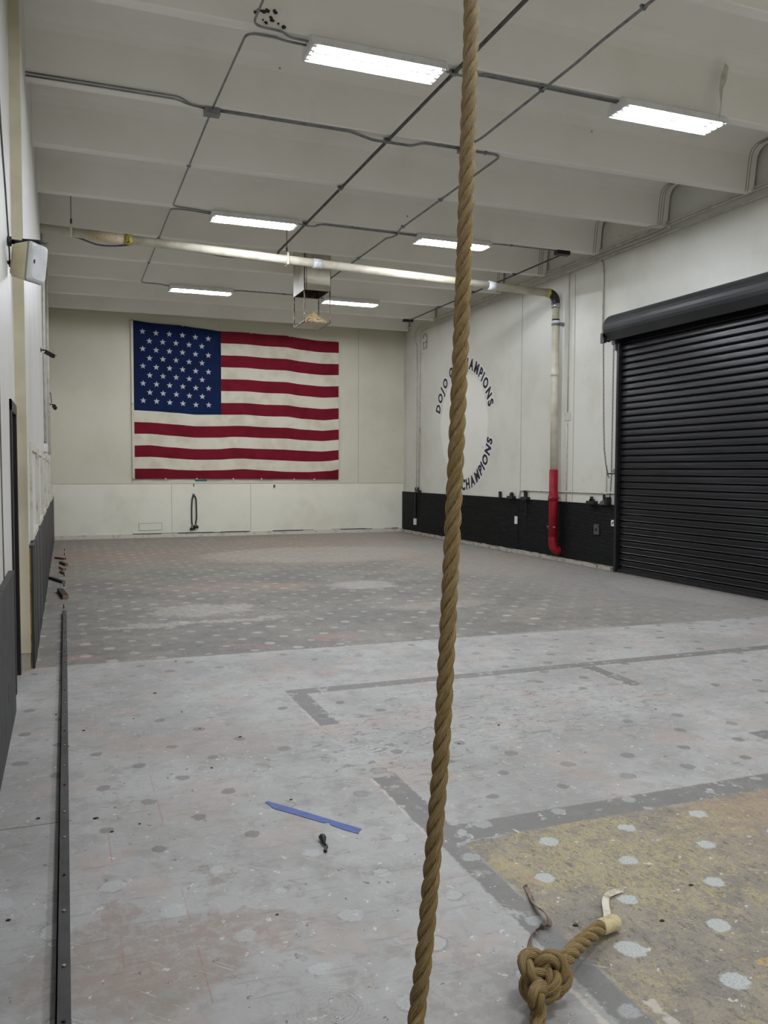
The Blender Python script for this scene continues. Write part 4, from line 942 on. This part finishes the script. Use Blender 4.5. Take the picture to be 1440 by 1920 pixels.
# loose cables on the near-left wall
solo('wall_cable', MB().tube(catmull([(XN+.008, 5.4, 5.0), (XN+.008, 6.0, 4.0), (XN+.01, 6.45, 3.55), (XN+.012, 6.7, 3.25), (XN+.012, 6.72, 3.12)]), .006, 6), 'galvd', 'thin grey cable curving down to the wall speaker', 'cable')
solo('wall_cable', MB().tube(catmull([(XN+.006, 5.45, 4.9), (XN+.006, 5.5, 3.0), (XN+.006, 5.55, 1.6), (XN+.006, 5.6, .97)]), .004, 6), 'galvd', 'thin dark cable hanging down the white wall before the doorway', 'cable')
# speaker
sc = Vector((XN+.15, 6.62, 3.14))
nrm = Vector((.80, -.52, -.12)).normalized(); wdt = Vector((0, 0, 1)).cross(nrm).normalized(); hgt = nrm.cross(wdt)
t = thing('wall_speaker', 'cream and white loudspeaker on a black wall bracket', 'speaker', sc-Vector((0, 0, .17)))
def ringed(dep, hw, hh, rad):
    dep, hw, hh, rad = dep*.86, hw*.84, hh*.84, rad*.84
    out = []
    for sx, sy in ((1, 1), (-1, 1), (-1, -1), (1, -1)):
        for k in range(4):
            a = {(1, 1): 0, (-1, 1): pi/2, (-1, -1): pi, (1, -1): 1.5*pi}[(sx, sy)]+k*pi/6
            out.append(sc+nrm*dep+wdt*(sx*(hw-rad)+rad*math.cos(a))+hgt*(sy*(hh-rad)+rad*math.sin(a)))
    return out
def loft(rings):
    vs = [p for r_ in rings for p in r_]; n = len(rings[0])
    fs = [(i*n+k, i*n+(k+1) % n, (i+1)*n+(k+1) % n, (i+1)*n+k) for i in range(len(rings)-1) for k in range(n)]
    return MB().add(vs, fs+[tuple(range(n))[::-1], tuple(range((len(rings)-1)*n, len(rings)*n))], False)
part('cabinet', loft([ringed(-.13, .07, .12, .02), ringed(-.10, .085, .14, .02), ringed(.045, .115, .165, .025)]), 'spk', t)
part('trim_ring', loft([ringed(.045, .117, .167, .025), ringed(.062, .117, .167, .028)]), 'spkt', t)
g = part('grille', loft([ringed(.062, .115, .165, .028), ringed(.085, .110, .158, .035), ringed(.098, .095, .140, .04)]), 'spkg', t)
part('badge', MB().obox(sc+nrm*.0845-wdt*.066, nrm*.002, wdt*.008, hgt*.013), 'black', g)
bk = Vector((XN, 6.70, 3.30))
part('wall_bracket', MB().tube([bk, bk+Vector((.03, 0, 0))], .035, 10).tube([bk+Vector((.02, 0, 0)), bk+Vector((.10, -.03, -.01)), sc+hgt*.148-nrm*.02], .018, 8).obox(sc+hgt*.152+nrm*.02, nrm*.07, wdt*.04, hgt*.007), 'black', t, 'black ball-joint bracket')
part('back_yoke', MB().obox(sc-nrm*.117, nrm*.006, wdt*.02, hgt*.11).tube([sc-nrm*.115, Vector((XN, sc.y+.06, sc.z))], .014, 6), 'blackm', t)
# cameras
def sec_cam(base, d, label, size=1.0):
    base = Vector(base); d = Vector(d).normalized(); up = Vector((0, 0, 1)); sd = d.cross(up).normalized(); uu = sd.cross(d)
    t = thing('security_camera', label, 'security camera', base-Vector((0, 0, .06)))
    part('mount_plate', MB().tube([base, base+Vector((.012, 0, 0))], .045*size, 10), 'black', t)
    j = base+Vector((.11*size, 0, -.01))
    part('arm', MB().tube([base+Vector((.01, 0, 0)), base+Vector((.07*size, 0, 0)), j], .014*size, 8), 'black', t)
    c = j+d*.07*size-uu*.03*size
    part('body', MB().obox(c, d*.085*size, sd*.035*size, uu*.035*size), 'blackm', t)
    part('sun_hood', MB().obox(c+uu*.04*size+d*.02*size, d*.10*size, sd*.042*size, uu*.005*size), 'black', t)
    part('lens', MB().tube([c+d*.085*size, c+d*.11*size], .026*size, 10), 'black', t)
    return t
p = onx(76, 656, XL); sec_cam(p, (.75, -.3, -.45), 'black bullet camera on the left wall above the framed boards', .72)
p = onx(93, 758, XL); sec_cam(p, (.3, -.75, -.6), 'small black camera angled down near the back corner', .75)
p2 = onx(92, 738, XL)
solo('wall_cable', MB().tube([(XL+.01, p2.y, p2.z), (XL+.02, p.y+.05, p.z+.25), (XL+.04, p.y, p.z+.03)], .007, 6), 'black', 'thin black cable feeding the small camera near the back corner', 'cable')

# ================================================================== THINGS ON THE FLOOR
def angle_rail(y0, y1, label):
    t = thing('steel_angle_rail', label, 'rail', (-.03, (y0+y1)/2, 0))
    part('upright_leg', MB().box((-.052, y0, 0), (-.047, y1, .034)), 'rail', t)
    part('flat_leg', MB().box((-.052, y0, .030), (-.008, y1, .034)).box((-.012, y0, 0), (-.008, y1, .032)), 'rail', t)
    k = 0; y = y0+.18
    while y < y1-.05:
        part('bolt_head', MB().tube([(-.028, y, .034), (-.028, y, .039)], .0065, 6), 'steel' if k % 3 else 'blackm', t); y += .36 if k % 2 else .29; k += 1
    return t
angle_rail(7.63, 10.1, 'dark steel angle rail bolted to the floor near the charcoal wainscot end')
angle_rail(0.4, 7.615, 'long dark steel angle rail bolted to the floor beside the left wall')
for i, y in enumerate((10.45, 12.4, 13.6, 16.9, 17.8)):
    solo('anchor_bolt', MB().tube([(-.04, y, 0), (-.04, y, .05)], .008, 6), 'blackm', 'small dark anchor bolt sticking up where the rail is missing', 'bolt', 'anchor bolts in the floor')
def offcut(a, b, w, h, mat, endmat, label):
    a, b = Vector((*a, 0)), Vector((*b, 0)); d = (b-a); c = (a+b)/2; n = Vector((-d.y, d.x, 0)).normalized()
    t = thing('wood_offcut', label, 'wood scrap', c)
    part('block', MB().obox(c+Vector((0, 0, h/2+.001)), d/2, n*w/2, Vector((0, 0, h/2))), mat, t)
    part('cut_end', MB().obox(c+Vector((0, 0, h/2+.001))+d*.503, d*.004, n*w*.49, Vector((0, 0, h*.48))), endmat, t)
offcut((-.19, 16.35), (-.03, 16.1), .05, .03, 'redcut', 'redcut', 'reddish flat offcut, farthest of the scraps toward the back wall')
offcut((-.10, 15.5), (0.0, 15.0), .05, .035, 'offcut', 'rawcut', 'small black offcut with a pale end beside the reddish one')
offcut((-.10, 14.75), (-.03, 14.4), .05, .03, 'rawcut', 'rawcut', 'tan bare wood offcut between two black ones')
offcut((-.09, 14.15), (-.05, 13.85), .035, .03, 'offcut', 'offcut', 'tiny black offcut standing alone on the floor')
offcut((-.235, 13.35), (-.045, 12.75), .045, .035, 'offcut', 'rawcut', 'long black offcut pointing at the charcoal wainscot')
offcut((-.09, 11.9), (-.02, 11.2), .07, .05, 'offcut', 'rawcut', 'thick dark offcut with a bare cut end near the rail')
# blue tape
q = lambda x, y: onz(480+x/6.545, 1480+y/6.545, 0.0)
out = [(112, 162), (145, 150), (500, 250), (900, 372), (1300, 492), (1272, 515), (1258, 550), (1080, 500), (915, 440), (895, 408), (835, 418), (520, 325), (205, 235), (180, 210)]
solo('blue_tape_strip', MB().prism([q(*p)+Vector((0, 0, .001)) for p in out], (0, 0, .0015)), 'bluetape', 'torn strip of blue masking tape on the grey floor', 'tape')
# black debris bit
a = onz(603, 1578); b = onz(609, 1597)
t = thing('rubber_scrap', 'small curled black rubber scrap on the grey floor below the blue tape', 'scrap', a)
part('lump', MB().tube(catmull([a+Vector((0, .02, .012)), a+Vector((.005, 0, .018)), (a+b)/2+Vector((.005, 0, .012))], 4), [.010, .012, .014, .016, .016, .014, .011, .008, .004], 8), 'black', t)
part('curl', MB().tube(catmull([(a+b)/2+Vector((.005, 0, .012)), (a+b)/2+Vector((.012, -.015, .006)), b+Vector((0, 0, .006)), b+Vector((.004, -.012, .007))], 4), .006, 6), 'black', t)
# small crumbs
rg = random.Random(11); k = 0
spots = [(397, 1440), (520, 1715), (262, 1545), (180, 1535), (72, 1535), (250, 1348), (340, 1335), (128, 1400), (375, 1366), (290, 1300), (600, 1300), (210, 1560), (16, 1726), (105, 1340), (157, 1370), (450, 1382), (545, 1500), (1230, 1330), (860, 1395), (935, 1360), (1080, 1735), (1295, 1660), (1241, 1727), (330, 1240)]
for (px, py) in spots:
    p = onz(px, py); mb = MB(); r_ = rg.uniform(.006, .012); a0 = rg.uniform(0, 3)
    vs = [p+Vector((r_*rg.uniform(.7, 1.5)*math.cos(a0+i*2*pi/5), r_*rg.uniform(.6, 1.1)*math.sin(a0+i*2*pi/5), 0)) for i in range(5)]
    top = [v.lerp(p, .4)+Vector((0, 0, r_*.5)) for v in vs]
    mb.add(vs+top, [tuple(range(5))[::-1], (5, 6, 7, 8, 9)]+[(i, (i+1) % 5, 5+(i+1) % 5, 5+i) for i in range(5)])
    solo('floor_crumb', mb, 'offcut', 'tiny dark crumb of debris lying on the painted floor', 'debris', 'dark crumbs on the floor')
# peeling tape above the right-hand light
pk = [onz(1362, 122, ZC+.38), onz(1357, 150, ZC+.28), onz(1352, 170, ZC+.2), onz(1353, 195, ZC+.1), onz(1350, 222, ZC+.0)]
yk = LY[0]-.20
pk = [ony(px, py, yk) for px, py in ((1363, 122), (1357, 146), (1352, 166), (1352, 195), (1349, 221))]
solo('peeling_tape', MB().ribbon(pk, [(1, .3, 0), (1, .2, 0), (1, -.3, 0), (1, .6, 0), (.8, .2, 0)], [.07, .09, .04, .03, .015]), 'paintc', 'strip of peeling tape hanging from a beam above a light', 'tape')
# chipped paint on beam
t = thing('chipped_paint', 'patch of black chipped paint flakes on the beam beside a light', 'paint flakes', (1.6, 6.86, ZC))
for i in range(14):
    x = 1.50+rg.uniform(0, .26); y = 6.885-rg.uniform(0, .01); z = ZC+.02+rg.uniform(0, .12); r_ = rg.uniform(.008, .022)
    y = 8.605-1.6607-.062-(z-ZC)*.135-.004
    part('flake', MB().prism([(x+r_*rg.uniform(.6, 1.3)*math.cos(a), y, z+r_*rg.uniform(.5, 1.1)*math.sin(a)) for a in [k*2*pi/6 for k in range(6)]], (0, .004, 0)), 'black', t)

# ================================================================== ROPE
RD = .027
K = onz(1018, 1829, .085)
A = Vector((math.cos(YAW), -math.sin(YAW), 0)); back = Vector((-math.sin(YAW), -math.cos(YAW), 0))
Nn = (Vector((0, 0, .80))+back*.60).normalized(); B = Nn.cross(A)
L_ = lambda a, b, n: K+A*a+B*b+Nn*n
hang = [(884, -900, 3.02), (884, -500, 2.87), (884, 0, 2.74), (878, 240, 2.70), (870.5, 480, 2.66), (860, 740, 2.61), (848, 1006, 2.57), (838, 1210, 2.53), (828, 1400, 2.50), (807, 1660, 2.46), (794, 1800, 2.435), (781, 1915, 2.41)]
hp_ = [atd(*h) for h in hang]
topdir = (hp_[0]-hp_[1]).normalized()
start = hp_[0]+topdir*((ZS-hp_[0].z)/topdir.z)
path = [start]+[h for h in hp_ if h.z < ZS-.2]
e = path[-1]
path += [Vector((e.x-.025, e.y-.10, .030)), Vector((e.x-.02, e.y-.25, RD+.001)), Vector((e.x+.07, e.y-.37, RD+.001)), Vector((e.x+.21, e.y-.36, RD+.001)), Vector((e.x+.30, e.y-.24, RD+.001))]
path += [onz(1012, 1935, RD+.002), onz(1009, 1898, .048), onz(1005, 1868, .105)]
# overhand knot: a trefoil wound round K
kn = []
for i in range(27):
    tt = KN0+(2*pi-0.35)*i/26 if False else (1.25+(2*pi-.55)*i/26)
    rr_ = .043+.025*math.cos(3*tt); ph = 2*tt+2.2
    kn.append(L_(rr_*math.cos(ph), rr_*math.sin(ph), .029*math.sin(3*tt)))
path += kn
tail = [onz(1062, 1795, .085), onz(1082, 1774, .06), onz(1106, 1754, .045), onz(1130, 1737, .034), onz(1150, 1730, RD+.004)]
path += tail
cl_ = catmull(path, 10)
# resample evenly
def resample(P_, step):
    out = [P_[0]]; acc = 0
    for a, b in zip(P_, P_[1:]):
        d = (b-a).length
        while acc+d >= step:
            k_ = (step-acc)/d; a = a.lerp(b, k_); out.append(a); d = (b-a).length; acc = 0
        acc += d
    return out
cl_ = resample(cl_, .009)
frames = []; a_ = None
for i, p in enumerate(cl_):
    tg = (cl_[min(i+1, len(cl_)-1)]-cl_[max(i-1, 0)]).normalized()
    if a_ is None: a_ = tg.cross(Vector((0, 1, 0))).normalized()
    a_ = (a_-tg*a_.dot(tg)).normalized(); frames.append((p, tg, a_.copy(), tg.cross(a_)))
rope = thing('climbing_rope', 'thick twisted manila climbing rope hanging down, its knotted end on the floor', 'rope', (e.x, e.y, 0))
PITCH_R, rs, off, ns = .180, .0131, .0146, 14
for s_ in range(3):
    vs, fs, uvs = [], [], []
    for i, (p, tg, a, b) in enumerate(frames):
        w_ = 2*pi*s_/3 + 2*pi*(i*.009)/PITCH_R
        rad = a*math.cos(w_)+b*math.sin(w_); tan = -a*math.sin(w_)+b*math.cos(w_)
        al = math.atan(2*pi*off*1.6/PITCH_R); tdir = (tan*math.cos(al)-tg*math.sin(al))
        c = p+rad*off
        for k in range(ns):
            q_ = 2*pi*k/ns; ro = rs*(1.0+.10*abs(math.sin(q_)))
            vs.append(c+rad*(math.cos(q_)*rs*.94)+tdir*(math.sin(q_)*ro))
            uvs.append((k/ns, i*.009))
    n_ = len(frames)
    fs = [(i*ns+k, i*ns+(k+1) % ns, (i+1)*ns+(k+1) % ns, (i+1)*ns+k) for i in range(n_-1) for k in range(ns)]
    fs += [tuple(range(ns))[::-1], tuple(range((n_-1)*ns, n_*ns))]
    mb = MB().add(vs, fs, True); o = part('strand', mb, 'rope', rope)
    me = o.data; uvl = me.uv_layers.new(name='UVMap')
    for poly in me.polygons:
        ks = [me.loops[l].vertex_index % ns for l in poly.loop_indices]
        wrap = (max(ks) == ns-1 and min(ks) == 0)
        for l in poly.loop_indices:
            vi = me.loops[l].vertex_index; u_, v_ = uvs[vi]
            if wrap and vi % ns == 0: u_ = 1.0
            uvl.data[l].uv = (u_, v_)
# cloth tape on the rope end
tp = cl_[-8:]; dirn = (tp[-1]-tp[0]).normalized()
tw = [tp[0]+dirn*d for d in (-.004, .0, .012, .026, .040, .054, .066, .078, .084)]
part('end_wrap', MB().tube(tw, [.0255, .0275, .0285, .028, .029, .0282, .029, .0275, .022], 16), 'clothtape', rope, 'cream cloth tape wrap')
W1 = [onz(1139, 1722, .05), onz(1138, 1712, .045), onz(1136, 1700, .02), onz(1135, 1690, .006), onz(1137, 1683, .006), onz(1140, 1678, .012), onz(1150, 1673, .010), onz(1160, 1670, .006), onz(1169, 1669, .012)]
part('loose_tape_end', MB().ribbon(catmull(W1, 4), [Vector((math.cos(.4), -math.sin(.4), 0)) if i < 20 else Vector((.35, .94, 0)).lerp(Vector((.3, .9, .3)), .5) for i in range(33)], .026), 'tapetail', rope, 'white curling tape end')
W2 = [onz(1000, 1792, .10), onz(994, 1782, .085), onz(993, 1768, .05), onz(998, 1752, .02), onz(1008, 1741, .008), onz(1020, 1737, .010), onz(1030, 1733, .018), onz(1029, 1722, .03), onz(1022, 1711, .03), onz(1010, 1703, .02), onz(1000, 1692, .012), onz(993, 1676, .008), onz(984, 1660, .006)]
wd2 = []
cw = catmull(W2, 4)
for i in range(len(cw)):
    f_ = i/(len(cw)-1); wd2.append(Vector((math.cos(1.0*f_-.3), -math.sin(1.0*f_-.3), .9*math.sin(f_*7))))
part('grimy_tape_end', MB().ribbon(cw, wd2, [.026-.010*(i/len(cw)) for i in range(len(cw))]), 'tapedirt', rope, 'grimy torn tape end trailing from the knot')
part('ceiling_eye', MB().tube([start+Vector((0, 0, -.06)), start+Vector((0, 0, .0))], .05, 10).box(start-Vector((.08, .08, .012)), start+Vector((.08, .08, 0))), 'blackm', rope)
